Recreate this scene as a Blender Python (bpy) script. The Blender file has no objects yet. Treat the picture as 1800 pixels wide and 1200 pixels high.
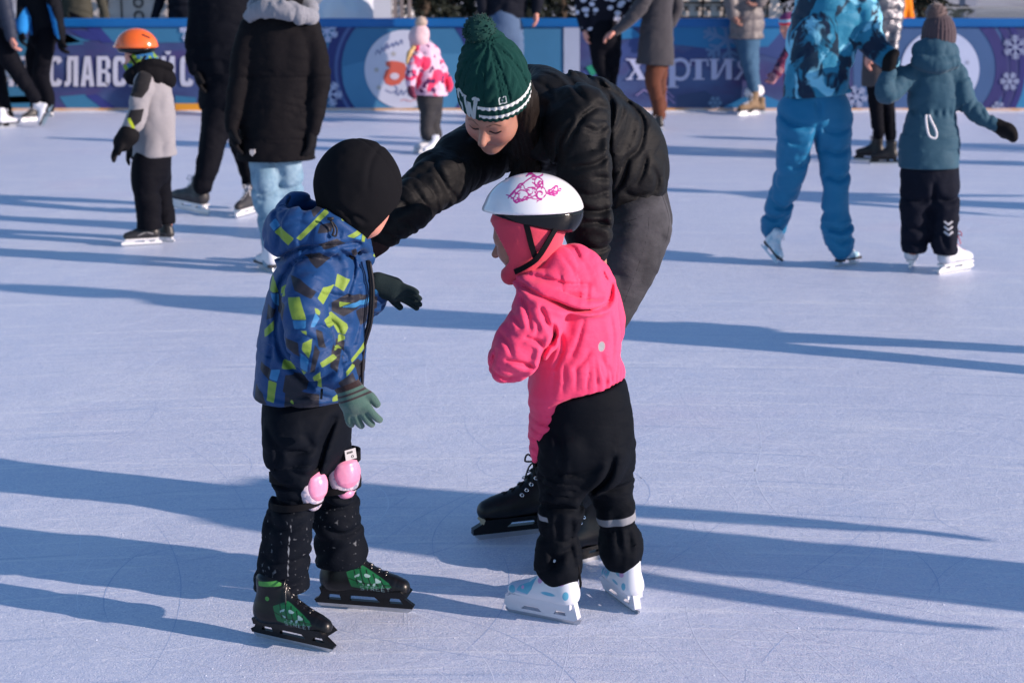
import bpy, math, random
import numpy as np
from mathutils import Vector, geometry
R = math.radians
random.seed(7); RNG = np.random.RandomState(11)
SC = bpy.context.scene
COL = SC.collection
F32 = np.float32
# ------------------------------------------------------------------ camera model
CAMH, FPX, PITCH = 1.69, 3000.0, math.atan(701/3000)
cp, sp_ = math.cos(PITCH), math.sin(PITCH)
def ray(px, py):
    a, b = (px-900)/FPX, (600-py)/FPX
    return (a, cp+b*sp_, -sp_+b*cp)
def P(px, py, Y):
    d = ray(px, py); t = Y/d[1]
    return (d[0]*t, Y, CAMH+d[2]*t)
def PR(px, py, r, Y):
    d = ray(px, py); t = Y/d[1]
    return (d[0]*t, Y, CAMH+d[2]*t, r*t/FPX)
def G(px, py):
    d = ray(px, py); t = -CAMH/d[2]
    return (d[0]*t, d[1]*t, 0.0)
def V(*a): return np.array(a if len(a) > 1 else a[0], dtype=float)
def nrm(v):
    v = np.array(v, dtype=float); return v/np.linalg.norm(v)
# ------------------------------------------------------------------ noise
TAB = RNG.rand(32, 32, 32).astype(F32)
def vn(q):
    i = np.floor(q).astype(np.int32); f = (q-i).astype(F32); f = f*f*(3-2*f)
    i0 = i & 31; i1 = (i+1) & 31
    x0, y0, z0 = i0.T; x1, y1, z1 = i1.T; fx, fy, fz = f.T
    a = TAB[x0, y0, z0]*(1-fx)+TAB[x1, y0, z0]*fx; b = TAB[x0, y1, z0]*(1-fx)+TAB[x1, y1, z0]*fx
    c = TAB[x0, y0, z1]*(1-fx)+TAB[x1, y0, z1]*fx; d = TAB[x0, y1, z1]*(1-fx)+TAB[x1, y1, z1]*fx
    return (a*(1-fy)+b*fy)*(1-fz)+(c*(1-fy)+d*fy)*fz
# ------------------------------------------------------------------ signed distance modelling
def catmull(pts, n):
    pts = [np.array(p, dtype=float) for p in pts]
    if len(pts) < 3 or n < 2: return np.array(pts)
    out = []
    for i in range(len(pts)-1):
        p0 = pts[max(i-1, 0)]; p1 = pts[i]; p2 = pts[i+1]; p3 = pts[min(i+2, len(pts)-1)]
        for k in range(n):
            t = k/n
            out.append(.5*((2*p1)+(-p0+p2)*t+(2*p0-5*p1+4*p2-p3)*t*t+(-p0+3*p1-3*p2+p3)*t**3))
    out.append(pts[-1]); out = np.array(out)
    if out.shape[1] > 3: out[:, 3] = np.maximum(out[:, 3], .001)
    return out
class Sdf:
    def __init__(s): s.ops = []; s.lo = []; s.hi = []
    def bb(s, a, r): s.lo.append(np.min(a, 0)-r); s.hi.append(np.max(a, 0)+r)
    # chain: list of (x,y,z,r); f,n: cross section scaled by f along direction n
    def chain(s, pts, f=1, n=(0, 1, 0), k=.012, quilt=None, fold=None, sub=3, op='u'):
        c = catmull([p[:4] for p in pts], sub)
        if op == 'u': s.bb(c[:, :3], c[:, 3].max()*max(1, f)+.01)
        s.ops.append(('c', c.astype(F32), f, nrm(n).astype(F32), k, quilt, fold, op)); return s
    def ell(s, c, r, fr=None, k=.012, op='u'):
        fr = np.eye(3) if fr is None else np.array(fr, dtype=float)
        if op == 'u': s.bb(np.array([c[:3]]), max(r)+.01)
        s.ops.append(('e', np.array(c[:3], F32), np.array(r, F32), fr.astype(F32), k, op)); return s
    def ball(s, c, r=None, k=.012, op='u'):
        r = c[3] if r is None else r
        return s.ell(c, (r, r, r), k=k, op=op)
    def plane(s, p, n, k=.004):            # removes the side the normal points to
        s.ops.append(('p', np.array(p[:3], F32), nrm(n).astype(F32), k)); return s
    def post(s, fn): s.ops.append(('f', fn)); return s
    def ev(s, X):
        D = np.full(len(X), 9.0, F32)
        for o in s.ops:
            if o[0] == 'c':
                _, c, f, n, k, quilt, fold, op = o
                best = np.full(len(X), 9.0, F32); S = np.zeros(len(X), F32); acc = 0.0
                need = quilt or fold
                for a, b in zip(c[:-1], c[1:]):
                    ba = b[:3]-a[:3]; L2 = float(ba@ba)+1e-12
                    pa = X-a[:3]; h = np.clip(pa@ba/L2, 0, 1); w = pa-h[:, None]*ba
                    if f != 1: w = w+(w@n)[:, None]*n*(1/f-1)
                    d = (np.sqrt(np.einsum('ij,ij->i', w, w))-(a[3]+(b[3]-a[3])*h))*min(1, f)
                    if need:
                        m = d < best; S = np.where(m, acc+h*math.sqrt(L2), S)
                    best = np.minimum(best, d); acc += math.sqrt(L2)
                if quilt:
                    Lq, A = quilt[:2]; ph = quilt[2] if len(quilt) > 2 else 0
                    wob = vn(X*14)*.35
                    best = best-A*(np.sqrt(np.abs(np.sin(np.pi*(S/Lq+ph+wob*.5)))+.02)-.75)
                if fold:
                    A, fs, fl = fold[0]*1.45, fold[1]*1.15, fold[2]*1.0; ph = fold[3] if len(fold) > 3 else 0
                    q = np.stack([S*fs+ph+X[:, 0]*fl*.6, X[:, 0]*fl+7.3+ph, (X[:, 2]+X[:, 1])*fl+S*fl], 1)
                    m = vn(q)-.5; m2 = vn(q*2.1+5.1)-.5
                    best = best-A*(np.sqrt(m*m*4+.002)-.4)-A*.42*(np.sqrt(m2*m2*4+.006)-.4)
                D = comb(D, best, k, op)
            elif o[0] == 'e':
                _, c, r, fr, k, op = o
                q = (X-c)@fr.T; k0 = np.sqrt(((q/r)**2).sum(1)); k1 = np.sqrt(((q/(r*r))**2).sum(1))+1e-9
                D = comb(D, (k0*(k0-1)/k1).astype(F32), k, op)
            elif o[0] == 'p':
                _, p, n, k = o
                D = -smin(-D, -((X-p)@n), k)
            else: D = D-o[1](X, D)
        return D
def creases(lines, Y, A=.007, w=.006):
    L = []
    for ln in lines:
        a = A
        if not isinstance(ln[0], tuple): a = A*ln[0]; ln = ln[1:]
        L.append((a, catmull([(P(x, y, Y)[0], P(x, y, Y)[2]) for x, y in ln], 4)))
    def fn(X, D):
        out = np.zeros(len(X), F32); X2 = X[:, [0, 2]]
        for a, p in L:
            lo = p.min(0)-6*w; hi = p.max(0)+6*w
            m = np.nonzero(((X2 > lo) & (X2 < hi)).all(1))[0]
            if not len(m): continue
            Q = X2[m]; bd = np.full(len(m), 9.); bs = np.zeros(len(m)); bt = np.zeros(len(m)); n = len(p)-1
            for i in range(n):
                e = p[i+1]-p[i]; q = Q-p[i]; h = np.clip(q@e/(e@e+1e-12), 0, 1); r = q-h[:, None]*e; d = np.hypot(r[:, 0], r[:, 1])
                k = d < bd; bd = np.where(k, d, bd); bs = np.where(k, np.sign(q[:, 0]*e[1]-q[:, 1]*e[0]), bs); bt = np.where(k, (i+h)/n, bt)
            sd = bd*bs; fade = np.sqrt(np.clip(np.sin(np.pi*(.06+.88*bt)), 0, 1))
            out[m] += a*fade*(np.exp(-(bd/w)**2)-.55*np.exp(-((sd-2.6*w)/(1.9*w))**2)-.3*np.exp(-((sd+2.6*w)/(1.9*w))**2))
        return -out
    return fn
def smin(a, b, k):
    if k <= 0: return np.minimum(a, b)
    h = np.maximum(k-np.abs(a-b), 0)/k
    return np.minimum(a, b)-h*h*k*.25
def comb(D, d, k, op):
    if op == 'u': return smin(D, d, k)
    if op == 's': return -smin(-D, d, k)
    return -smin(-D, -d, k)
def polygonise(sd, h, margin=.012):
    lo = np.min(sd.lo, 0)-3*h-margin; hi = np.max(sd.hi, 0)+3*h+margin
    nb = np.ceil((hi-lo)/(4*h)).astype(int)+1
    bi = np.stack(np.meshgrid(*[np.arange(n) for n in nb], indexing='ij'), -1).reshape(-1, 3)
    cen = (lo+(bi*4+1.5)*h).astype(F32)
    dc = sd.ev(cen)
    n = nb*4
    D = np.repeat(np.repeat(np.repeat(np.where(dc.reshape(nb) < 0, -1, 1).astype(F32), 4, 0), 4, 1), 4, 2)
    act = np.abs(dc) < 3.8*h+margin
    ab = bi[act]
    off = np.stack(np.meshgrid(*[np.arange(4)]*3, indexing='ij'), -1).reshape(-1, 3)
    nodes = (ab[:, None, :]*4+off[None]).reshape(-1, 3)
    for c0 in range(0, len(nodes), 400000):
        nn = nodes[c0:c0+400000]
        D[nn[:, 0], nn[:, 1], nn[:, 2]] = sd.ev((lo+nn*h).astype(F32))
    s = D < 0
    t = s.astype(np.int8)
    cs = t[:-1]+t[1:]; cs = cs[:, :-1]+cs[:, 1:]; cs = cs[:, :, :-1]+cs[:, :, 1:]
    C = np.stack(np.nonzero((cs > 0) & (cs < 8)), 1)
    idx = np.full(cs.shape, -1, np.int32); idx[C[:, 0], C[:, 1], C[:, 2]] = np.arange(len(C))
    acc = np.zeros((len(C), 3)); cnt = np.zeros(len(C))
    E = np.eye(3, dtype=int)
    for a in range(3):
        b, c = (a+1) % 3, (a+2) % 3
        for u in (0, 1):
            for v in (0, 1):
                o0 = E[b]*u+E[c]*v; o1 = o0+E[a]
                d0 = D[tuple((C+o0).T)]; d1 = D[tuple((C+o1).T)]
                m = (d0 < 0) != (d1 < 0); tt = d0[m]/(d0[m]-d1[m])
                acc[m] += o0+tt[:, None]*E[a]; cnt[m] += 1
    vs = lo+(C+acc/np.maximum(cnt, 1)[:, None])*h
    faces = []
    for a in range(3):
        b, c = (a+1) % 3, (a+2) % 3
        sl0 = [slice(None)]*3; sl1 = [slice(None)]*3
        sl0[a] = slice(0, -1); sl1[a] = slice(1, None)
        ch = s[tuple(sl0)] != s[tuple(sl1)]
        N = np.stack(np.nonzero(ch), 1)
        N = N[(N[:, b] > 0) & (N[:, c] > 0) & (N[:, b] < cs.shape[b]) & (N[:, c] < cs.shape[c])]
        if not len(N): continue
        q = [idx[tuple((N-E[b]*u-E[c]*v).T)] for u, v in ((0, 0), (1, 0), (1, 1), (0, 1))]
        q = np.stack(q, 1); ins = s[tuple(N.T)]
        q[~ins] = q[~ins][:, ::-1]
        q = q[(q >= 0).all(1)]
        faces.append(q)
    return vs, np.concatenate(faces)
# ------------------------------------------------------------------ objects
def link(o, parent=None):
    COL.objects.link(o)
    if parent is not None: o.parent = parent
    return o
def meta(o, label=None, cat=None, group=None, kind=None):
    for k, v in (('label', label), ('category', cat), ('group', group), ('kind', kind)):
        if v: o[k] = v
    return o
def base_of(parent):
    b = np.zeros(3)
    while parent is not None: b += np.array(parent.location); parent = parent.parent
    return b
def mesh_obj(name, vs, fs, mat, parent=None, smooth=True, attrs=None, loc=None):
    me = bpy.data.meshes.new(name)
    vs = np.asarray(vs, dtype=float)
    b = base_of(parent)
    if loc is not None: b = b+np.array(loc)
    if isinstance(fs, np.ndarray) and fs.ndim == 2:
        nf, w = fs.shape
        me.vertices.add(len(vs)); me.vertices.foreach_set('co', (vs-b).astype(F32).ravel())
        me.loops.add(nf*w); me.loops.foreach_set('vertex_index', fs.astype(np.int32).ravel())
        me.polygons.add(nf); me.polygons.foreach_set('loop_start', np.arange(0, nf*w, w, dtype=np.int32))
        me.update(calc_edges=True)
    else:
        me.from_pydata((vs-b).tolist(), [], [list(map(int, f)) for f in fs]); me.update()
    if smooth: me.polygons.foreach_set('use_smooth', np.ones(len(me.polygons), bool))
    for k, fn in (attrs or {}).items():
        val = fn(vs) if callable(fn) else fn
        at = me.attributes.new(k, 'FLOAT', 'POINT'); at.data.foreach_set('value', np.asarray(val, F32).ravel())
    mats = mat if isinstance(mat, (list, tuple)) else [mat]
    for m in mats: me.materials.append(m)
    o = bpy.data.objects.new(name, me)
    if loc is not None: o.location = loc
    return link(o, parent)
def sdf_obj(name, sd, vox, mat, parent, attrs=None, margin=.012):
    vs, fs = polygonise(sd, vox, margin)
    return mesh_obj(name, vs, fs, mat, parent, True, attrs)
def empty(name, loc):
    o = bpy.data.objects.new(name, None); o.location = loc; o.empty_display_size = .1
    return link(o)
class MB:
    def __init__(s): s.v = []; s.f = []
    def add(s, vs, fs):
        b = len(s.v); s.v += [tuple(map(float, p)) for p in vs]; s.f += [[b+i for i in f] for f in fs]; return s
    def tube(s, pts, r, n=6, caps=True, sub=4):
        pts = catmull([tuple(p[:3]) for p in pts], sub) if len(pts) > 2 else np.array([p[:3] for p in pts], float)
        rr = r if hasattr(r, '__len__') else None
        vs = []; fs = []; up = None
        for i, p in enumerate(pts):
            t = nrm(pts[min(i+1, len(pts)-1)]-pts[max(i-1, 0)]+1e-9)
            if up is None: up = nrm(np.cross(t, (0.13, .21, .97) if abs(t[2]) < .9 else (1, 0, 0)))
            up = nrm(up-t*(up@t)); w = np.cross(t, up)
            ri = r if rr is None else np.interp(i/(len(pts)-1), np.linspace(0, 1, len(rr)), rr)
            for j in range(n):
                a = 2*math.pi*j/n; vs.append(p+ri*(math.cos(a)*up+math.sin(a)*w))
        for i in range(len(pts)-1):
            for j in range(n): fs.append([i*n+j, i*n+(j+1) % n, (i+1)*n+(j+1) % n, (i+1)*n+j])
        if caps: fs.append(list(range(n))[::-1]); fs.append([(len(pts)-1)*n+j for j in range(n)])
        return s.add(vs, fs)
    def strip(s, pts, w, nrmv, th=.002):      # flat band: pts, width, normal direction per band
        pts = catmull([tuple(p[:3]) for p in pts], 5) if len(pts) > 2 else np.array([p[:3] for p in pts], float)
        vs = []; fs = []
        for i, p in enumerate(pts):
            t = nrm(pts[min(i+1, len(pts)-1)]-pts[max(i-1, 0)]+1e-9)
            nn = nrmv(p) if callable(nrmv) else nrmv
            nn = nrm(np.array(nn)-t*(np.array(nn)@t)); b = np.cross(t, nn)
            vs += [p+b*w/2+nn*th, p-b*w/2+nn*th, p-b*w/2-nn*th, p+b*w/2-nn*th]
        m = len(pts)
        for i in range(m-1):
            for j in range(4): fs.append([i*4+j, i*4+(j+1) % 4, (i+1)*4+(j+1) % 4, (i+1)*4+j])
        fs += [[3, 2, 1, 0], [(m-1)*4+j for j in range(4)]]
        return s.add(vs, fs)
    def box(s, lo, hi):
        x0, y0, z0 = lo; x1, y1, z1 = hi
        return s.add([(x0, y0, z0), (x1, y0, z0), (x1, y1, z0), (x0, y1, z0), (x0, y0, z1), (x1, y0, z1), (x1, y1, z1), (x0, y1, z1)],
                     [(0, 3, 2, 1), (4, 5, 6, 7), (0, 1, 5, 4), (1, 2, 6, 5), (2, 3, 7, 6), (3, 0, 4, 7)])
    def extrude(s, loops, fr, y0, y1, flip=False):  # 2D loops (outer, holes), fr = function (x,z,y)->world
        flat = [p for l in loops for p in l]
        tri = geometry.tessellate_polygon([[Vector((p[0], p[1], 0)) for p in l] for l in loops])
        n = len(flat)
        vs = [fr(p[0], p[1], y0) for p in flat]+[fr(p[0], p[1], y1) for p in flat]
        fs = [list(t) for t in tri]+[[n+i for i in t][::-1] for t in tri]
        b = 0
        for l in loops:
            m = len(l)
            for i in range(m): j = (i+1) % m; fs.append([b+i, b+j, n+b+j, n+b+i])
            b += m
        return s.add(vs, fs)
    def ring(s, c, ax, r, rt, n=12, m=5):
        ax = nrm(ax); u = nrm(np.cross(ax, (.3, .2, .93))); w = np.cross(ax, u)
        pts = [np.array(c[:3])+r*(math.cos(2*math.pi*i/n)*u+math.sin(2*math.pi*i/n)*w) for i in range(n+1)]
        return s.tube(pts, rt, m, False, 1)
    def build(s, name, mat, parent=None, smooth=False, attrs=None, loc=None):
        import bmesh
        o = mesh_obj(name, s.v, s.f, mat, parent, smooth, attrs, loc)
        bm = bmesh.new(); bm.from_mesh(o.data); bmesh.ops.recalc_face_normals(bm, faces=bm.faces); bm.to_mesh(o.data); bm.free()
        return o
SHEET = [0]
def flat_sheet(name, polys, fr, mat, parent):   # polys: list of loops-lists
    SHEET[0] += 1
    vs = []; fs = []
    for loops in polys:
        b = len(vs); fl = [p for l in loops for p in l]
        tri = geometry.tessellate_polygon([[Vector((p[0], p[1], 0)) for p in l] for l in loops])
        k_ = (len(vs)*7 % 9)*.00013+(SHEET[0] % 5)*.00024; vs += [(q[0], q[1]-k_, q[2]) for q in (fr(*p) for p in fl)]
        for t in tri:
            a, b2, c = [np.array(vs[b+i]) for i in t]
            fs.append([b+i for i in (t if np.cross(b2-a, c-a)[1] < 0 else t[::-1])])
    return mesh_obj(name, vs, fs, mat, parent, False)
# ------------------------------------------------------------------ 2D distance fields for printed patterns
def sd_poly(pts, X2):       # signed distance, positive inside
    pts = np.array(pts, float); d = np.full(len(X2), 1e9); ins = np.zeros(len(X2), bool)
    for a, b in zip(pts, np.roll(pts, -1, 0)):
        e = b-a; w = X2-a; h = np.clip(w@e/(e@e+1e-12), 0, 1); q = w-h[:, None]*e
        d = np.minimum(d, (q*q).sum(1))
        c = ((a[1] <= X2[:, 1]) != (b[1] <= X2[:, 1]))
        with np.errstate(divide='ignore', invalid='ignore'):
            xx = a[0]+(X2[:, 1]-a[1])*e[0]/(e[1] if e[1] else 1e-9)
        ins ^= c & (X2[:, 0] < xx)
    return np.where(ins, 1, -1)*np.sqrt(d)
def sd_line(pts, w, X2, sub=6):
    pts = catmull([tuple(p) for p in pts], sub); d = np.full(len(X2), 1e9)
    for a, b in zip(pts[:-1], pts[1:]):
        e = b-a; q = X2-a; h = np.clip(q@e/(e@e+1e-12), 0, 1); q = q-h[:, None]*e
        d = np.minimum(d, (q*q).sum(1))
    return w-np.sqrt(d)
def union(*a): return np.maximum.reduce(a)
# ------------------------------------------------------------------ materials
def lin(h):
    h = h.lstrip('#'); c = [int(h[i:i+2], 16)/255 for i in (0, 2, 4)]
    return tuple(x/12.92 if x <= .04045 else ((x+.055)/1.055)**2.4 for x in c)+(1,)
def col(c): return lin(c) if isinstance(c, str) else (tuple(c)+(1,))[:4]
class Mat:
    def __init__(s, name, base=(.5, .5, .5), rough=.7, metal=0, spec=.3, sheen=0, coat=0):
        s.m = bpy.data.materials.new(name); s.m.use_nodes = True; s.nt = s.m.node_tree
        s.b = s.nt.nodes['Principled BSDF']; s.c = None; s.base = col(base)
        s.b.inputs['Base Color'].default_value = s.base; s.b.inputs['Roughness'].default_value = rough
        s.b.inputs['Metallic'].default_value = metal; s.b.inputs['Specular IOR Level'].default_value = spec
        s.b.inputs['Sheen Weight'].default_value = sheen; s.b.inputs['Coat Weight'].default_value = coat
        s.h = None; s.tc = None
    def n(s, t, **kw):
        n = s.nt.nodes.new(t)
        for k, v in kw.items():
            if hasattr(n, k): setattr(n, k, v)
            else: n.inputs[k.replace('_', ' ')].default_value = v
        return n
    def l(s, a, b): s.nt.links.new(a, b)
    def coord(s, scale=(1, 1, 1), rot=(0, 0, 0)):
        if s.tc is None: s.tc = s.n('ShaderNodeTexCoord')
        mp = s.n('ShaderNodeMapping'); mp.inputs['Scale'].default_value = scale; mp.inputs['Rotation'].default_value = rot
        s.l(s.tc.outputs['Object'], mp.inputs[0]); return mp.outputs[0]
    def colour(s, sock):
        s.l(sock, s.b.inputs['Base Color']); s.c = sock
    def mixc(s, fac, c2, c1=None):
        mx = s.n('ShaderNodeMix', data_type='RGBA')
        if hasattr(fac, 'is_output') or not isinstance(fac, (int, float)): s.l(fac, mx.inputs[0])
        else: mx.inputs[0].default_value = fac
        if s.c is not None: s.l(s.c, mx.inputs[6])
        else: mx.inputs[6].default_value = s.base
        if isinstance(c2, (tuple, list, str)): mx.inputs[7].default_value = col(c2)
        else: s.l(c2, mx.inputs[7])
        s.colour(mx.outputs[2]); return s
    def noise(s, scale, detail=4, rough=.6, sc=(1, 1, 1), rot=(0, 0, 0), dist=0):
        n = s.n('ShaderNodeTexNoise', Scale=scale, Detail=detail, Roughness=rough, Distortion=dist)
        s.l(s.coord(sc, rot), n.inputs['Vector']); return n.outputs['Fac']
    def ramp(s, sock, lo, hi, a=0, b=1):
        m = s.n('ShaderNodeMapRange'); s.l(sock, m.inputs[0])
        for i, v in enumerate((lo, hi, a, b)): m.inputs[1+i].default_value = v
        return m.outputs[0]
    def vary(s, scale=8, amt=.25, c='000000', detail=5, lo=.4, hi=.7, sc=(1, 1, 1)):
        return s.mixc(s.ramp(s.noise(scale, detail, sc=sc), lo, hi, 0, amt), c)
    def layer(s, attr, c, soft=.0008, rough=None):
        a = s.n('ShaderNodeAttribute', attribute_name=attr)
        f = s.ramp(a.outputs['Fac'], 0, soft*2)
        return s.mixc(f, c)
    def bump(s, sock, strength=.3, dist=.002):
        bp = s.n('ShaderNodeBump', Strength=strength, Distance=dist); s.l(sock, bp.inputs['Height'])
        if s.h is not None: s.l(s.h, bp.inputs['Normal'])
        s.h = bp.outputs[0]; s.l(s.h, s.b.inputs['Normal']); return s
def cloth(name, base, rough=.8, sheen=0, weave=900, wr=.35, spec=.2, vary=.18, dark=None):
    if sum(col(base)[:3]) < .05: spec = min(spec, .15)*.45; rough = max(rough, .75)
    m = Mat(name, base, rough, sheen=min(sheen, .0) if sum(col(base)[:3]) < .15 else sheen, spec=spec)
    m.vary(9, vary, dark or tuple(x*.55 for x in col(base)[:3]))
    m.post_bump = lambda: (m.bump(m.noise(8, 3, .5, (1, 1, 1.6), dist=.5), wr*.7, .02), m.bump(m.noise(30, 4, .6, (1, 1, 2.2)), wr*.7, .006), m.bump(m.noise(weave, 2), .25, .0006))
    m.post_bump()
    rn = m.n('ShaderNodeTexNoise', noise_type='RIDGED_MULTIFRACTAL', Scale=6.5, Detail=2.0, Roughness=.45, Distortion=.6); m.l(m.coord((1, 1, 1.5), (.3, .2, .1)), rn.inputs['Vector']); m.bump(rn.outputs['Fac'], wr*.55, .012)
    return m
# ------------------------------------------------------------------ figure building blocks
def frame(fwd, up):
    f = nrm(fwd); u = nrm(np.array(up, float)-f*(np.array(up, float)@f)); r = np.cross(f, u)
    return np.stack([r, f, u])            # rows: right, forward, up
def head_sdf(sd, c, H, fr, k=.02, full=True):
    c = np.array(c[:3], float)
    L = lambda x, y, z: c+H*(x*fr[0]+y*fr[1]+z*fr[2])
    q = lambda x, y, z, r: tuple(L(x, y, z))+(H*r,)
    sd.ell(L(0, -.06, .13), (H*.33, H*.40, H*.36), fr, k)
    sd.ell(L(0, .08, -.12), (H*.26, H*.27, H*.33), fr, k*2)
    if not full: return
    sd.ball(L(0, .23, -.38), H*.09, k*1.6)
    for sgn in (-1, 1):
        sd.ball(L(sgn*.145, .19, -.12), H*.125, k*1.5)
        sd.ell(L(sgn*.14, .385, .02), (H*.095, H*.075, H*.06), fr, k*.8, 's')
        sd.ball(L(sgn*.13, .272, .01), H*.075, k*.3)
        sd.ell(L(sgn*.33, -.03, -.02), (H*.035, H*.08, H*.12), fr, k*.3)
        sd.ball(L(sgn*.042, .375, -.125), H*.03, k*.3)
    sd.chain([q(-.19, .27, .085, .03), q(0, .335, .075, .035), q(.19, .27, .085, .03)], k=k)
    sd.chain([q(0, .31, .06, .034), q(0, .385, -.05, .042), q(0, .445, -.125, .052)], k=k*.45)
    sd.chain([q(-.105, .265, -.225, .014), q(0, .335, -.238, .024), q(.105, .265, -.225, .014)], k=k*.3)
    sd.chain([q(-.09, .265, -.25, .016), q(0, .325, -.272, .028), q(.09, .265, -.25, .016)], k=k*.3)
    sd.chain([q(-.13, .29, -.238, .004), q(0, .365, -.253, .006), q(.13, .29, -.238, .004)], k=k*.15, op='s')
def face_attrs(c, H, fr, closed=True):
    c = np.array(c[:3], float)
    def loc(vs):
        q = (np.asarray(vs)-c)@fr.T/H; return q[:, 0], q[:, 1], q[:, 2]
    def lips(vs):
        x, y, z = loc(vs); return np.where(y > .15, sd_line([(-.12, -.228), (-.05, -.236), (0, -.24), (.05, -.236), (.12, -.228)], .016, np.stack([x, z], 1)), -1)*H
    def brow(vs):
        x, y, z = loc(vs); X2 = np.stack([np.abs(x), z], 1)
        return np.where(y > .1, sd_line([(.055, .085), (.13, .115), (.2, .085)], .014, X2), -1)*H
    def lash(vs):
        x, y, z = loc(vs); X2 = np.stack([np.abs(x), z], 1)
        if closed: d = sd_line([(.07, -.012), (.13, -.032), (.19, -.006)], .016, X2)
        else: d = np.maximum(sd_line([(.07, .0), (.13, .028), (.19, .0)], .010, X2), .02-np.hypot(X2[:, 0]-.13, X2[:, 1]))
        return np.where(y > .1, d, -1)*H
    def blush(vs):
        x, y, z = loc(vs); return (.13-np.hypot(np.abs(x)-.17, (z+.11)))*H
    return dict(lips=lips, brow=brow, lash=lash, blush=blush)
def hand_pts(w, d, n, size, side=1, curl=.35, spread=.16):
    """chains for palm, four fingers and thumb. w wrist, d finger direction, n palm normal (curl goes towards it)"""
    w = np.array(w[:3], float); d = nrm(d); n = nrm(np.array(n, float)-d*(np.array(n, float)@d)); s = np.cross(d, n)*side
    out = []; S = size
    t = lambda p, r: tuple(p)+(r*S,)
    for o in (-.13, 0, .13):
        out.append([t(w+s*o*.6*S, .13), t(w+d*.22*S+s*o*S, .135), t(w+d*.44*S+s*o*1.25*S, .115)])
    for i, (o, L, a) in enumerate(((.215, .40, .9), (.072, .45, .3), (-.072, .42, -.4), (-.205, .33, -1.1))):
        b = w+d*.46*S+s*o*S; dd = nrm(d+s*spread*a); pts = [t(b, .088)]; p = b; c = curl*(1+.25*i*.5)
        for j, fr_ in enumerate((.42, .33, .25)):
            dd = nrm(dd+n*c*(.55 if j == 0 else .9)); p = p+dd*L*fr_*S; pts.append(t(p, (.083, .078, .068)[j]))
        out.append(pts)
    b = w+d*.12*S+s*.2*S
    out.append([t(b, .11), t(b+nrm(d*.75+s*.65+n*.25)*.22*S, .095), t(b+nrm(d*.9+s*.45+n*.35)*.42*S, .078)])
    return out
def glove(fig, name, w, d, n, size, mat, side=1, curl=.35, vox=None, cuff=None, spread=.16, attrs=None, mitten=False):
    sd = Sdf()
    hp = hand_pts(w, d, n, size, side, curl, spread)
    if mitten:
        for i, c in enumerate(hp): sd.chain([(*p[:3], p[3]*(1.25 if i < len(hp)-1 else 1.1)) for p in c], k=.05*size*6)
    else:
        for i, c in enumerate(hp): sd.chain(c, k=(.012 if i < 3 else .004)*size/.12)
    if cuff is not None: sd.chain([(*p[:3], p[3]) for p in cuff], k=.01)
    return sdf_obj(name, sd, vox or min(fig.vox, .0065), mat, fig.root, attrs)
class Fig:
    def __init__(s, label, gx, gy, vox=.005, cat='person', loc=None):
        g = loc if loc is not None else G(gx, gy)
        s.Y = g[1]; s.vox = vox; s.root = empty('person', g); meta(s.root, label, cat)
        s.core = []; s.heads = []
    def J(s, pts): return [PR(p[0], p[1], p[2], s.Y+(p[3] if len(p) > 3 else 0)) for p in pts]
    def limb(s, pts, shrink=.66, world=False):
        w = pts if world else s.J(pts); s.core.append([(a, b, c, r*shrink) for a, b, c, r in (w[:-1] if len(w) > 5 or (len(w) > 2 and w[-1][3] > w[0][3]*.95) else w)]); return w
    def head(s, c, H, fr, full=True): s.heads.append((c, H, fr, full))
    def body(s, mat, hands=(), vox=None, attrs=None, extra=()):
        sd = Sdf()
        for c in s.core: sd.chain(c, f=.55, k=.03, sub=2)
        for c, H, fr, full in s.heads: head_sdf(sd, c, H, fr, k=.09*H, full=full)
        for c in extra: sd.chain(c, k=.03, sub=2)
        for h in hands:
            for i, c in enumerate(hand_pts(*h)): sd.chain(c, k=.006)
        return sdf_obj('body', sd, vox or s.vox, mat, s.root, attrs)
    def obj(s, name, sd, mat, vox=None, attrs=None, parent=None, margin=.012):
        return sdf_obj(name, sd, vox or s.vox, mat, parent or s.root, attrs, margin)
def pompom(fig, c, r, mat, n=420, parent=None, name='pompom'):
    mb = MB(); c = np.array(c[:3], float)
    sd = Sdf(); sd.ball(c, r*.84); sd.post(lambda X, D: r*.18*(vn(X*(6/r))-.5));  vs, fs = polygonise(sd, r/5, .004); mb.add(vs, fs)
    for i in range(n):
        d = nrm(RNG.randn(3)); t = nrm(RNG.randn(3)); t = nrm(t-d*(t@d)); b = np.cross(d, t)
        L = r*(.80+.22*RNG.rand()); w = r*.075; dd = nrm(d+RNG.randn(3)*.22)
        base = c+d*r*.5; m_ = c+dd*L*.85; tip = c+dd*L+t*r*.05*RNG.randn()
        vs = [base+t*w, base-t*w*.5+b*w*.87, base-t*w*.5-b*w*.87, m_+t*w*.9, m_-t*w*.45+b*w*.8, m_-t*w*.45-b*w*.8, tip]
        mb.add(vs, [(0, 1, 4, 3), (1, 2, 5, 4), (2, 0, 3, 5), (3, 4, 6), (4, 5, 6), (5, 3, 6)])
    return mb.build(name, mat, parent or fig.root, True)
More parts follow.
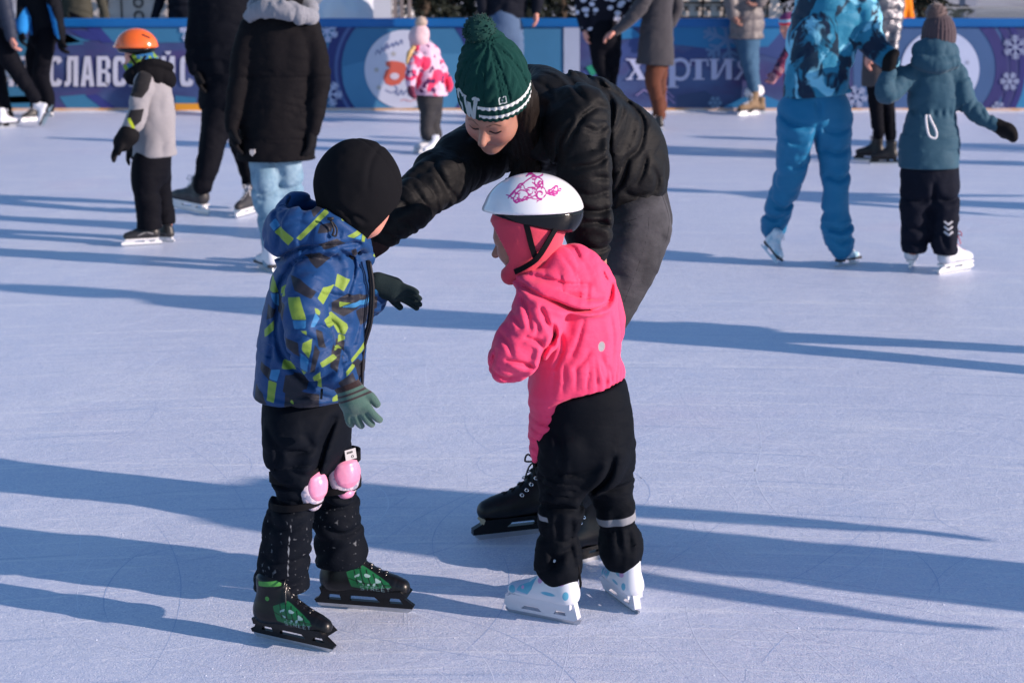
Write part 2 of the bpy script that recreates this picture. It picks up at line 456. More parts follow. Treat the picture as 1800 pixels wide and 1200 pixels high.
def skate(fig, heel, toe, up=(0, 0, 1), kind='hockey', boot=None, holder=None, lace=None, vox=None, cuff=.72, decor=True, eyelets=None, wide=1.0, twist=None):
    heel = np.array(heel[:3], float); toe = np.array(toe[:3], float)
    L = np.linalg.norm(toe-heel); ex = (toe-heel)/L; L = min(L, .31); ez = nrm(np.array(up, float)-ex*(np.array(up, float)@ex)); ey = np.cross(ez, ex)
    W = lambda x, z, y=0: heel+L*(x*ex+y*ey+z*ez)
    q = lambda x, z, r, y=0: tuple(W(x, z, y))+(r*L,)
    hb = {'figure': .18, 'girl': .25}.get(kind, .2)
    sd = Sdf(); n = ey
    if kind == 'figure':
        sd.chain([q(.17, hb+.11, .11), q(.45, hb+.09, .11), q(.72, hb+.065, .115), q(.88, hb+.06, .085)], f=1.05, n=n, k=.01)
        sd.chain([q(.19, hb+.16, .12), q(.21, hb+.36, .125), q(.22, cuff+.02, .15)], f=.95, n=n, k=.03)
        sd.chain([q(.4, hb+.2, .09), q(.3, hb+.36, .08)], k=.05)
        sd.plane(W(0, hb), -ez, .01)
    else:
        a = .13*wide
        sd.chain([q(.17, hb+.13, a*.97), q(.45, hb+.13, a), q(.75, hb+.1, a*.98), q(.9, hb+.075, a*.78)], f=1.02, n=n, k=.01)
        sd.chain([q(.2, hb+.15, a*1.03), q(.2, hb+.34, a*1.04), q(.22, cuff, a*1.2)], f=.95, n=n, k=.04)
        sd.chain([q(.5, hb+.2, a*.75), q(.34, hb+.42, a*.7), q(.31, cuff+.03, a*.7)], f=.8, n=n, k=.04)
        sd.plane(W(0, hb), -ez, .012)
    sd.plane(W(.2, cuff+.06), ez, .02)
    attrs = {}
    if decor:
        def lx(vs): 
            r = (np.asarray(vs)-heel)/L; return r@ex, r@ez, r@ey
        if kind == 'girl':
            def blue(vs):
                x, z, y = lx(vs); X = np.stack([x, z], 1)
                e = lambda cx, cz, a_, b_: (1-np.hypot((x-cx)/a_, (z-cz)/b_))*b_
                return union(e(.30, .58, .14, .06), e(.36, .41, .12, .028), e(.24, .78, .1, .04), sd_poly([(.56, .58), (.66, .50), (.80, .43), (.84, .36), (.66, .34), (.60, .42)], X), e(.90, .36, .06, .05), e(.12, .42, .04, .06))*L
            def pur(vs):
                x, z, y = lx(vs); return union(.05-np.hypot((x-.20)*.8, z-.58), .04-np.hypot(x-.50, z-.55), .025-np.hypot(x-.74, z-.42))*L
            def lav(vs):
                x, z, y = lx(vs); return np.minimum(x-.66, z-.33)*L
            attrs = dict(blue=blue, pur=pur, lav=lav)
        elif kind == 'rec':
            def green(vs):
                x, z, y = lx(vs); X = np.stack([x, z], 1)
                return np.minimum(sd_poly([(.34, .46), (.5, .53), (.8, .36), (.84, .31), (.55, .28), (.4, .3)], X), .2)*L
            def band(vs):
                x, z, y = lx(vs); X = np.stack([x, z], 1)
                v = np.stack([x*38, z*38, y*38+3], 1)
                return union(sd_poly([(.16, .72), (.42, .75), (.42, .68), (.16, .66)], X), .028-np.hypot(x-.27, z-.53))*L
            def glyph(vs):
                x, z, y = lx(vs); X = np.stack([x, z], 1)
                ins = sd_poly([(.42, .42), (.52, .47), (.74, .37), (.74, .31), (.52, .33)], X)
                g = np.minimum(ins, (vn(np.stack([x*34, z*30, y*2], 1))-.55)*.1)
                ST = {'S': [[(1, 1), (0, 1), (0, .55), (1, .45), (1, 0), (0, 0)]], 'T': [[(0, 1), (1, 1)], [(.5, 1), (.5, 0)]], 'R': [[(0, 0), (0, 1), (1, 1), (1, .5), (0, .5)], [(.4, .5), (1, 0)]], 'E': [[(1, 1), (0, 1), (0, 0), (1, 0)], [(0, .5), (.8, .5)]]}
                t = np.full(len(x), -1.)
                sg = 1 if y.mean() == y.mean() else 1
                for i, ch in enumerate('STREET'):
                    for ln in ST[ch]:
                        t = np.maximum(t, sd_line([(.50+.056*(i if True else 5-i)+.034*a, .262+.012*(1-i/5)+.042*b) for a, b in ln], .0062, X, 1))
                return union(g, np.where(y < 0, t, -1))*L
            def lattice(vs):
                x, z, y = lx(vs); X = np.stack([x, z], 1)
                return union(*[sd_line([(.40+.075*i, .56-.04*i), (.47+.075*i, .34-.01*i)], .009, X, 1) for i in range(5)]+[sd_line([(.36, .40), (.55, .35), (.84, .33)], .008, X, 3)])*L
            attrs = dict(green=green, band=band, glyph=glyph, lattice=lattice)
        else:
            attrs = dict(stripe=lambda vs: sd_line([(.22, .33), (.4, .38), (.62, .3)], .018, np.stack(lx(vs)[:2], 1))*L)
    o = fig.obj('skate', sd, boot, vox, attrs)
    # holder and runner
    def runner(x0, x1, z0, z1, c0=.02, c1=.03):
        return [(x0+.02, z0+.02), (x0+.05, z0), (x1-.06, z0), (x1-.015, z0+c1), (x1, z1), (x0, z1)]
    mb = MB(); t = .014
    if kind == 'figure':
        MBh = MB()
        MBh.extrude([[(.1, .13), (.3, .13), (.34, hb+.02), (.08, hb+.02)]], W, -.09, .09)
        MBh.extrude([[(.42, hb-.025), (.96, hb-.045), (1.0, hb+.012), (.42, hb+.012)]], W, -.1, .1)
        MBh.build('sole', M['dark_sole'] if holder is None else holder, o)
        mb.extrude([[(-.02, .0), (.85, 0), (.96, .025), (1.0, .07), (.94, .06), (.88, .045), (.82, hb-.02), (.6, hb-.02), (.55, .05), (.3, .05), (.27, .14), (.13, .14), (.1, .05), (-.03, .04)]], W, -t*.6, t*.6)
        mb.build('blade', M['steel'], o)
    else:
        h = MB()
        if kind == 'girl':
            h.extrude([[(.05, .06), (.0, .09), (.06, hb+.07), (.1, hb+.14), (.5, hb+.12), (.9, hb+.1), (1.02, hb+.01), (1.04, .13), (.97, .06)],
                       [(.16, .11), (.34, .11), (.3, .16), (.18, .16)][::-1], [(.5, .1), (.8, .1), (.74, .15), (.56, .15)][::-1]], W, -.052, .052)
            h.extrude([[(.08, hb-.03), (.08, hb+.05), (.9, hb+.05), (.98, hb), (.9, hb-.03)]], W, -.12*wide, .12*wide)
        elif kind == 'rec':
            h.extrude([[(-.03, .05), (-.05, .085), (.0, .115), (.06, hb+.03), (.9, hb+.03), (.93, hb-.03), (1.0, .12), (1.05, .085), (1.03, .05)],
                       [(.10, .10), (.25, .10), (.22, .19), (.13, .19)][::-1], [(.34, .10), (.68, .10), (.6, .17), (.36, .185)][::-1], [(.77, .10), (.93, .10), (.87, .18), (.8, .18)][::-1]], W, -.028, .028)
            h.extrude([[(.06, hb-.005), (.04, hb+.06), (.3, hb+.07), (.6, hb+.05), (.93, hb+.07), (1.0, hb+.01), (.94, hb-.005)]], W, -.125, .125)
        else:
            h.extrude([[(-.03, .055), (-.03, .10), (.06, .15), (.07, hb+.015), (.93, hb+.015), (.97, .15), (1.05, .11), (1.05, .055)],
                       [(.16, .105), (.32, .105), (.3, .16), (.18, .16)][::-1], [(.42, .105), (.72, .105), (.66, .15), (.46, .15)][::-1]], W, -.035, .035)
            h.extrude([[(.07, hb-.035), (.05, hb+.012), (.95, hb+.012), (.97, hb-.03)]], W, -.1, .1)
        h.build('blade_holder', holder or M['white_plastic'], o)
        mb.extrude([runner(-.03, 1.04, 0, .062)], W, -t, t)
        mb.build('blade', M['steel'], o)
    if lace is not None:
        lb = MB(); e = 0
        if kind == 'figure':
            pth = [(.72, hb+.185), (.6, hb+.21), (.5, hb+.25), (.42, hb+.30), (.375, hb+.36), (.37, hb+.43), (.38, cuff-.06)]
        else:
            s_ = a/.13
            pth = [(.74, hb+.2*s_+.01), (.66, hb+.235*s_), (.58, hb+.275*s_), (.5, hb+.335*s_), (.45, hb+.4*s_), (.425, hb+.46*s_), (.415, cuff-.02)]
        for i, (x, z) in enumerate(pth):
            sg = 1 if i % 2 else -1
            x2, z2 = pth[min(i+1, len(pth)-1)]
            lb.tube([W(x-.03, z-.035, -.07*sg), W(x+.01, z+.008, -.03*sg), W((x+x2)/2+.012, (z+z2)/2+.008, 0), W(x2-.02, z2-.03, .07*sg)], (.02 if kind == 'rec' else .012)*L, 5)
            lb.tube([W(x-.03, z-.035, .07*sg), W(x+.01, z+.008, .03*sg), W((x+x2)/2+.012, (z+z2)/2+.008, 0), W(x2-.02, z2-.03, -.07*sg)], (.02 if kind == 'rec' else .012)*L, 5)
        x, z = pth[-1]
        for sg in (-1, 1):
            lb.tube([W(x+.01, z+.01, 0), W(x+.06, z+.06, .08*sg), W(x+.07, z-.02, .13*sg), W(x+.03, z-.0, .03*sg)], .010*L, 5)
            lb.tube([W(x+.01, z+.01, 0), W(x+.05, z-.06, .07*sg), W(x+.08, z-.2, .11*sg)], .009*L, 5)
        lb.build('laces', lace, o, True)
    if eyelets is not None:
        eb = MB()
        for i in range(7):
            x = .76-.045*i-.0*i; z = (.32+.028*i+.0026*i*i); 
            for sg in (-1, 1):
                eb.ring(W(x-.03, z, sg*(.098+.002*i)), ey*sg*.8+ez*.6, .016*L, .007*L, 10, 5)
        eb.build('eyelets', eyelets, o, True)
    return o, W, L
M = {}
def setup_materials():
    def steel():
        m = Mat('steel', (.5, .52, .56), .3, metal=.9); return m
    M['steel'] = steel().m
    M['dark_sole'] = Mat('dark_sole', (.03, .03, .035), .5).m
    wp = Mat('white_plastic', (.72, .73, .76), .3, spec=.5); wp.vary(14, .25, (.4, .45, .5)); M['white_plastic'] = wp.m
    M['grey_plastic'] = Mat('grey_plastic', (.5, .52, .56), .35, spec=.5).m
    bp = Mat('black_plastic', (.005, .006, .008), .3, spec=.3); bp.bump(bp.noise(30), .1, .002); M['black_plastic'] = bp.m
    bl = Mat('black_leather', (.016, .016, .018), .42, spec=.45); bl.vary(20, .5, (.03, .03, .035)); bl.bump(bl.noise(180, 3), .2, .0008); bl.layer('stripe', (.3, .3, .32)); M['black_boot'] = bl.m
    pb = Mat('plain_black_leather', (.008, .008, .010), .42, spec=.3); pb.vary(20, .5, (.022, .022, .026)); pb.bump(pb.noise(160, 3), .25, .0008); M['plain_boot'] = pb.m
    wb = Mat('white_leather', (.60, .63, .70), .45, spec=.4); wb.vary(16, .35, (.38, .42, .55)); M['white_boot'] = wb.m
    bb = Mat('pale_blue_leather', (.62, .68, .76), .45); bb.vary(14, .7, (.12, .38, .52), lo=.52, hi=.6); M['paleblue_boot'] = bb.m
    fb = Mat('fawn_suede', (.22, .15, .09), .8); fb.vary(20, .4, (.08, .05, .03)); M['fawn_boot'] = fb.m
    g = Mat('girl_boot', (.62, .65, .73), .3, spec=.5); g.layer('lav', (.36, .45, .62)); g.layer('blue', (.1, .38, .55)); g.layer('pur', (.5, .3, .55)); M['girl_boot'] = g.m
    r = Mat('green_black_boot', (.005, .006, .008), .32, spec=.3); r.layer('green', (.012, .125, .045)); r.layer('lattice', (.008, .009, .01)); r.layer('glyph', (.28, .42, .42)); r.layer('band', (.06, .24, .05)); r.bump(r.noise(60), .15, .002); M['rec_boot'] = r.m
    M['white_lace'] = Mat('white_lace', (.7, .7, .75), .8).m
    M['black_lace'] = Mat('black_lace', (.012, .012, .013), .8).m
    M['red_lace'] = Mat('red_lace', (.5, .03, .06), .8).m
    M['eyelet'] = Mat('eyelet_metal', (.75, .75, .78), .25, metal=1).m
    for nm, c in (('skin', (.36, .18, .135)), ('skin_ruddy', (.60, .27, .21))):
        m = Mat(nm, c, .5, spec=.35); m.b.inputs['Subsurface Weight'].default_value = .12; m.b.inputs['Subsurface Scale'].default_value = .01
        m.vary(30, .2, (.5, .2, .15)); 
        a = m.n('ShaderNodeAttribute', attribute_name='blush'); m.mixc(m.ramp(a.outputs['Fac'], 0, .03, 0, .35), (.62, .2, .17))
        m.layer('lips', (.36, .10, .10), .0015); m.layer('brow', (.03, .018, .014), .0015); m.layer('lash', (.012, .008, .008), .0007)
        M[nm] = m.m
# ------------------------------------------------------------------ the three in front
def px_poly(pts, Y):
    return [(P(x, y, Y)[0], P(x, y, Y)[2]) for x, y in pts]
def xz(vs): return np.asarray(vs)[:, [0, 2]]
def make_boy():
    F = Fig('child in black hat, blue jacket with green patches and pink knee pads', 575, 1106, .0038)
    Y0 = F.Y
    # jacket
    j = Sdf()
    torso = F.limb([(568, 470, 66), (560, 520, 88), (552, 590, 93), (545, 655, 97), (540, 735, 103)])
    j.chain(torso, f=1.02, k=.03, fold=(.011, 7, 7))
    j.chain(F.limb([(548, 490, 42, -.10), (536, 550, 45, -.15), (548, 610, 42, -.17), (582, 650, 33, -.19), (606, 668, 27, -.20)]), k=.014, fold=(.012, 17, 9, 3))
    j.chain(F.limb([(600, 485, 46, .11), (625, 530, 40, .17), (650, 520, 33, .16), (668, 503, 24, .13)]), k=.02, fold=(.008, 16, 9))
    # hood lying on the back
    j.chain(F.J([(512, 402, 45, .05), (508, 412, 47, -.02), (530, 405, 46, -.06), (575, 415, 36, -.07), (612, 424, 27, -.04)]), k=.02, fold=(.010, 14, 10, 1))
    j.chain(F.J([(520, 372, 34, .08), (560, 400, 36, .09), (620, 430, 28, .07), (640, 450, 20, .03)]), k=.02, fold=(.008, 14, 10))
    j.chain(F.J([(512, 352, 12, .02), (548, 366, 13, -.055), (590, 392, 12, -.085), (628, 418, 11, -.055), (643, 436, 10, -.01)]), k=.006)
    j.chain(F.J([(560, 372, 58, .0), (600, 392, 44, .0)]), k=.012, op='s')
    j.post(creases([[1.5, (460, 450), (483, 464), (508, 446), (535, 434), (585, 431), (629, 433)], [(596, 439), (615, 464), (618, 491), (610, 521)], [1.3, (511, 472), (489, 505), (486, 546), (484, 580), (495, 620), (532, 655), (553, 671)],
        [(569, 623), (553, 639)], [.6, (591, 607), (609, 623), (612, 639)], [.8, (545, 665), (569, 649), (600, 628)], [.7, (521, 692), (559, 687), (580, 695)], [(538, 351), (544, 365), (530, 370)], [.8, (560, 555), (590, 570), (600, 600)], [.7, (520, 580), (545, 572), (565, 580)],
        [.7, (515, 610), (540, 605), (562, 615)], [.8, (470, 560), (478, 600), (470, 660)], [.7, (625, 500), (630, 560), (620, 610)], [.6, (500, 395), (520, 390), (545, 395)], [.8, (480, 380), (490, 410), (485, 440)], [.7, (560, 500), (590, 520), (630, 525)], [.6, (460, 690), (500, 698), (560, 700)], [.5, (450, 705), (500, 710), (590, 708)]], Y0-.1, .0085, .0050))
    j.plane(P(540, 717, Y0-.13), (.03, 0, -1), .012)
    j.chain(F.J([(470, 712, 5, -.02), (520, 716, 5, -.14), (600, 714, 5, -.1), (636, 708, 5, 0)]), k=.006, op='s')
    Yp = Y0-.14
    gp = [[(508, 517), (532, 513), (545, 551), (519, 553)], [(569, 502), (586, 505), (571, 531), (561, 518)], [(588, 488), (612, 501), (601, 520), (585, 509)],
          [(593, 535), (617, 540), (593, 547)], [(572, 555), (580, 551), (607, 577), (609, 585), (604, 595), (591, 592)], [(591, 593), (604, 596), (604, 604), (591, 607)],
          [(532, 567), (547, 567), (547, 577)], [(539, 588), (556, 581), (555, 601), (551, 616), (537, 600)], [(535, 637), (547, 639), (537, 651)],
          [(569, 621), (591, 609), (599, 617), (573, 631)], [(556, 647), (571, 635), (573, 675), (561, 673)], [(613, 639), (639, 611), (640, 624), (615, 647)],
          [(456, 591), (477, 569), (477, 588), (458, 604)], [(495, 636), (515, 635), (521, 651), (493, 651)], [(468, 673), (485, 676), (480, 712), (465, 710)],
          [(582, 703), (591, 697), (593, 711), (582, 711)], [(466, 498), (477, 506), (483, 525), (464, 525)], [(488, 513), (500, 505), (505, 516), (488, 525)],
          [(518, 421), (568, 372), (575, 380), (526, 427)], [(490, 402), (516, 422), (504, 436), (476, 414)], [(589, 379), (617, 393), (620, 401), (597, 395)],
          [(604, 422), (630, 410), (632, 420), (618, 427)], [(632, 415), (638, 423), (636, 437), (630, 435)], [(506, 344), (528, 342), (521, 349), (498, 350)],
          [(556, 532), (563, 535), (568, 541), (566, 547), (559, 543)], [(508, 707), (514, 700), (518, 712)], [(645, 470), (660, 455), (668, 470), (655, 480)]]
    cpz = [[(519, 553), (545, 551), (545, 564), (523, 567)], [(593, 547), (617, 540), (651, 544), (649, 555), (607, 549)], [(535, 604), (551, 617), (548, 639), (533, 636)],
           [(473, 655), (492, 652), (485, 675), (469, 672)], [(476, 391), (489, 402), (476, 413), (465, 404)], [(618, 427), (632, 420), (630, 432)],
           [(559, 540), (567, 551), (559, 564), (551, 563)], [(464, 526), (483, 526), (485, 549), (478, 545)]]
    bp = [[(560, 398), (585, 395), (580, 412), (556, 413)], [(556, 431), (590, 423), (606, 435), (568, 443)], [(508, 483), (530, 487), (560, 508), (552, 518), (520, 505)],
          [(580, 535), (607, 524), (641, 535), (631, 551), (601, 564), (580, 551)], [(505, 583), (532, 588), (534, 615), (508, 601)], [(452, 644), (473, 655), (471, 676), (450, 660)],
          [(612, 448), (622, 445), (624, 462), (614, 462)], [(500, 660), (530, 655), (540, 680), (515, 700), (495, 690)], [(560, 566), (572, 572), (580, 600), (566, 596)],
          [(480, 525), (505, 530), (500, 560), (482, 556)], [(440, 688), (458, 700), (466, 720), (438, 720)], [(500, 692), (530, 686), (562, 694), (560, 720), (498, 720)], [(588, 598), (604, 606), (600, 640), (586, 630)], [(620, 556), (650, 558), (648, 582), (626, 588)], [(530, 452), (560, 446), (578, 462), (556, 474)], [(515, 655), (545, 660), (540, 684), (520, 680)], [(462, 545), (480, 552), (476, 566), (460, 575)], [(540, 372), (556, 362), (566, 370), (548, 388)], [(600, 655), (625, 640), (640, 670), (622, 690)], [(560, 590), (570, 604), (560, 640), (552, 640)]]
    T = lambda L: (lambda vs, L=[px_poly(p, Yp) for p in L]: union(*[sd_poly(p, xz(vs)) for p in L]))
    zx = F.J([(652, 455, 4), (658, 500, 4), (655, 560, 4), (640, 620, 4), (640, 715, 4)])
    F.obj('jacket', j, M['boy_jacket'], attrs=dict(blk=T(bp), cyn=T(cpz), grn=T(gp)))
    zb = MB(); zb.tube([(p[0]-.006, p[1]-.02, p[2]) for p in zx], .006, 6); zb.tube([(p[0]-.0, p[1]-.035, p[2]) for p in zx], .004, 6); zb.build('zip', M['zip_black'], F.root, True)
    tg = MB(); a = P(581, 387, Y0-.115)
    tg.tube([a, (a[0]+.008, a[1]-.004, a[2]-.02), (a[0]+.004, a[1]-.006, a[2]-.035)], .0025, 5); tg.tube([a, (a[0]+.014, a[1]-.002, a[2]-.018), (a[0]+.012, a[1]-.004, a[2]-.036), (a[0]+.004, a[1]-.006, a[2]-.034)], .0022, 5)
    tg.tube([(a[0]-.007, a[1], a[2]+.003), (a[0]+.007, a[1], a[2]+.004)], .004, 6)
    b = P(566, 683, Y0-.17); tg.tube([b, (b[0]-.002, b[1]-.004, b[2]-.024)], .003, 5)
    tg.build('toggle', M['zip_black'], F.root, True)
    # head and hat
    hf = frame((.72, .60, -.34), (.25, .15, 1)); hc = F.J([(628, 338, 1)])[0]; H = .2
    F.head(hc, H, hf)
    F.core.append(F.J([(625, 350, 30), (600, 420, 30), (580, 480, 32)]))
    extra = [F.J([(646, 366, 37, .01), (652, 382, 25, .01), (655, 395, 16, .0)])]
    # trousers
    t = Sdf()
    dn = G(500, 1125)[1]-Y0; df = G(625, 1068)[1]-Y0
    near = F.limb([(520, 735, 62, -.03), (517, 790, 58, -.04), (525, 838, 46, -.04), (520, 868, 41, dn+.04), (510, 910, 43, dn+.04), (500, 970, 46, dn+.04), (497, 1040, 50, dn+.04)])
    far = F.limb([(562, 735, 58, .06), (570, 785, 48, .07), (590, 825, 40, .07), (590, 868, 40, df), (594, 915, 44, df), (597, 960, 45, df), (600, 1000, 46, df)])
    t.chain(F.limb([(540, 715, 74, .02), (540, 755, 76, .02)]), f=1, k=.02)
    t.chain(near, k=.025, fold=(.013, 12, 8, 2)); t.chain(far, k=.025, fold=(.013, 12, 8, 5))
    t.post(creases([[1.8, (591, 727), (577, 761), (564, 807), (553, 830)], [1.2, (467, 805), (493, 833), (530, 838)], [1.2, (487, 850), (493, 870), (525, 876)], [(580, 883), (607, 893), (633, 883)], [.8, (500, 760), (530, 770), (560, 765)], [.8, (480, 735), (500, 770), (495, 800)],
        [.8, (565, 905), (600, 912), (630, 900)], [.8, (480, 905), (510, 912), (540, 900)], [.7, (470, 960), (500, 970), (540, 960)], [.7, (465, 1000), (490, 1012), (530, 1006)], [.8, (570, 950), (600, 960), (640, 950)], [.6, (545, 740), (560, 770)], [.7, (520, 800), (545, 812), (560, 808)]], Y0, .010, .008))
    t.plane((0, 0, .135), (.02, 0, -1), .006)
    mk = lambda vs: np.where(np.asarray(vs)[:, 2] < 9, (vn(np.asarray(vs)*F32(160))-.78)*.004-np.maximum(0, np.asarray(vs)[:, 2]-P(540, 900, Y0)[2])*.02, -1)
    sl = [(P(x, y, Y0+dn+.04-.1)[0], P(x, y, Y0+dn+.04-.1)[2]) for x, y in ((517, 895), (508, 935), (504, 985), (503, 1022))]
    salt = lambda vs: np.maximum(mk(vs), sd_line(sl, .0016, xz(vs))+(vn(np.asarray(vs)*F32(90))-.6)*.003)
    F.obj('trousers', t, M['black_trousers'], attrs=dict(salt=salt))
    # knee pads
    for cx, cy, dy, sg in ((521, 852, dn+.03, 1), (588, 826, .07, 1)):
        c = F.J([(cx, cy, 1, dy)])[0]; ax = nrm((.90, -.42, .1)) if cx < 560 else nrm((.62, -.78, .1))
        fr_ = frame(ax, (-.08, 0, 1)); sd = Sdf(); C = np.array(c[:3])+ax*.045
        sd.ell(C, (.045, .024, .064), fr_, .01); k = F.obj('knee_pad', sd, M['pad_pale'])
        sd = Sdf(); sd.ell(C+ax*.012+np.array((0, 0, .002)), (.038, .024, .041), fr_, .01); sd.ell(C+ax*.026+fr_[2]*.004, (.020, .013, .024), fr_, .008); sd.post(lambda X, D, C=C, fr_=fr_: .0018*np.exp(-((np.abs((X-C)@fr_[2]-.004)-.024)/.002)**2)+.0008*(vn(X*120)-.5))
        F.obj('knee_cap', sd, M['pad_pink'], parent=k)
        if cx > 560: sd = Sdf(); sd.ell(C+ax*.008-np.array((0, 0, .052)), (.022, .018, .014), fr_, .01); F.obj('lower_cup', sd, M['pad_pink'], parent=k)
        sb = MB()
        kc = C-ax*.045
        for dz in (.034, -.04):
            pts = [kc+np.array((0, 0, dz))+.064*(math.cos(a)*ax+math.sin(a)*fr_[0]) for a in np.linspace(-2.4, 2.4, 15)]
            sb.strip(pts, .026 if dz > 0 else .016, lambda p, kc=kc: (p-kc)*np.array((1, 1, 0)), .003)
        sb.build('strap', M['strap'], k)
        if cx > 560:
            tb = MB(); q = C+ax*.03+np.array((0, 0, .052))
            ux = fr_[0]*-1; tb.extrude([[(-.016, -.013), (.016, -.013), (.016, .013), (-.016, .013)]], lambda x, z, y: q+ux*x+fr_[2]*z+ax*y, 0, .002)
            tg = tb.build('care_label', M['tag_white'], k)
            lb = MB(); mk_ = lambda x, z, y: q+ux*x+fr_[2]*z+ax*y
            for i, ch in enumerate('XXCC'): 
                lb.extrude([[(-.011+i*.0045, .003), (-.0075+i*.0045, .003), (-.0075+i*.0045, .008), (-.011+i*.0045, .008)]], mk_, .002, .0026)
            lb.ring(mk_(.004, -.006, .0026), ax, .003, .0007); lb.build('print', M['zip_black'], k)
    # gloves
    kn = M['boy_glove']
    w = F.J([(614, 683, 1, -.21)])[0]; d = (.36, -.12, -1)
    wv = np.array(w[:3]); dv = nrm(d)
    strp = lambda vs: union(*[.0032-np.abs((np.asarray(vs)-wv)@dv-o) for o in (.010, .022)])
    bc = lambda vs: -((np.asarray(vs)-wv)@dv)+.001
    glove(F, 'glove', w, d, (.15, 1, .1), .118, kn, side=1, curl=.42, vox=.0026, cuff=F.J([(609, 676, 23, -.20), (616, 686, 23, -.21), (620, 700, 26, -.21)]), attrs=dict(stripe=strp, cuffc=bc), spread=.30)
    w2 = F.J([(676, 503, 1, .13)])[0]
    glove(F, 'glove', w2, (1, -.12, -.34), (-.1, -.7, -.6), .108, M['shaded_glove'], side=1, curl=.12, vox=.003, cuff=F.J([(664, 500, 22, .13), (680, 505, 22, .13), (690, 508, 22, .13)]), spread=.22)
    F.body(M['skin_ruddy'], extra=extra)
    h = Sdf()
    h.ell(F.J([(628, 327, 1)])[0], (.1035, .102, .114), k=.01); h.chain(F.J([(650, 320, 46), (640, 350, 46)]), k=.03); h.chain(F.J([(624, 350, 62), (632, 372, 47), (606, 405, 42), (590, 430, 44)]), k=.03)
    cseam = lambda X, D: .0024*np.exp(-(((X-np.array(F.J([(640, 320, 1)])[0][:3]))@nrm((.8, .5, .55))-.045)/.003)**2)*-1
    h.post(cseam); h.post(lambda X, D: .006*(vn(X*13)-.5)+.0016*(vn(X*60)-.5)); h.post(creases([[(596, 388), (620, 380), (640, 392)], [.7, (585, 360), (605, 372), (622, 398)], [.5, (665, 262), (650, 290), (646, 330)], [.5, (560, 330), (575, 365), (580, 392)]], Y0-.1, .005, .005))
    h.ball(F.J([(722, 428, 82, .02)])[0], k=.004, op='s')
    F.obj('hat', h, M['black_fleece'])
    # skates
    hz = G(450, 1116); tz = G(583, 1146)
    skate(F, hz, tz, kind='rec', boot=M['rec_boot'], holder=M['black_plastic'], lace=M['gloss_lace'], cuff=.72, vox=.0024)
    hz = G(562, 1064); tz = G(721, 1076)
    skate(F, hz, tz, kind='rec', boot=M['rec_boot'], holder=M['black_plastic'], lace=M['gloss_lace'], cuff=.72, vox=.0024)

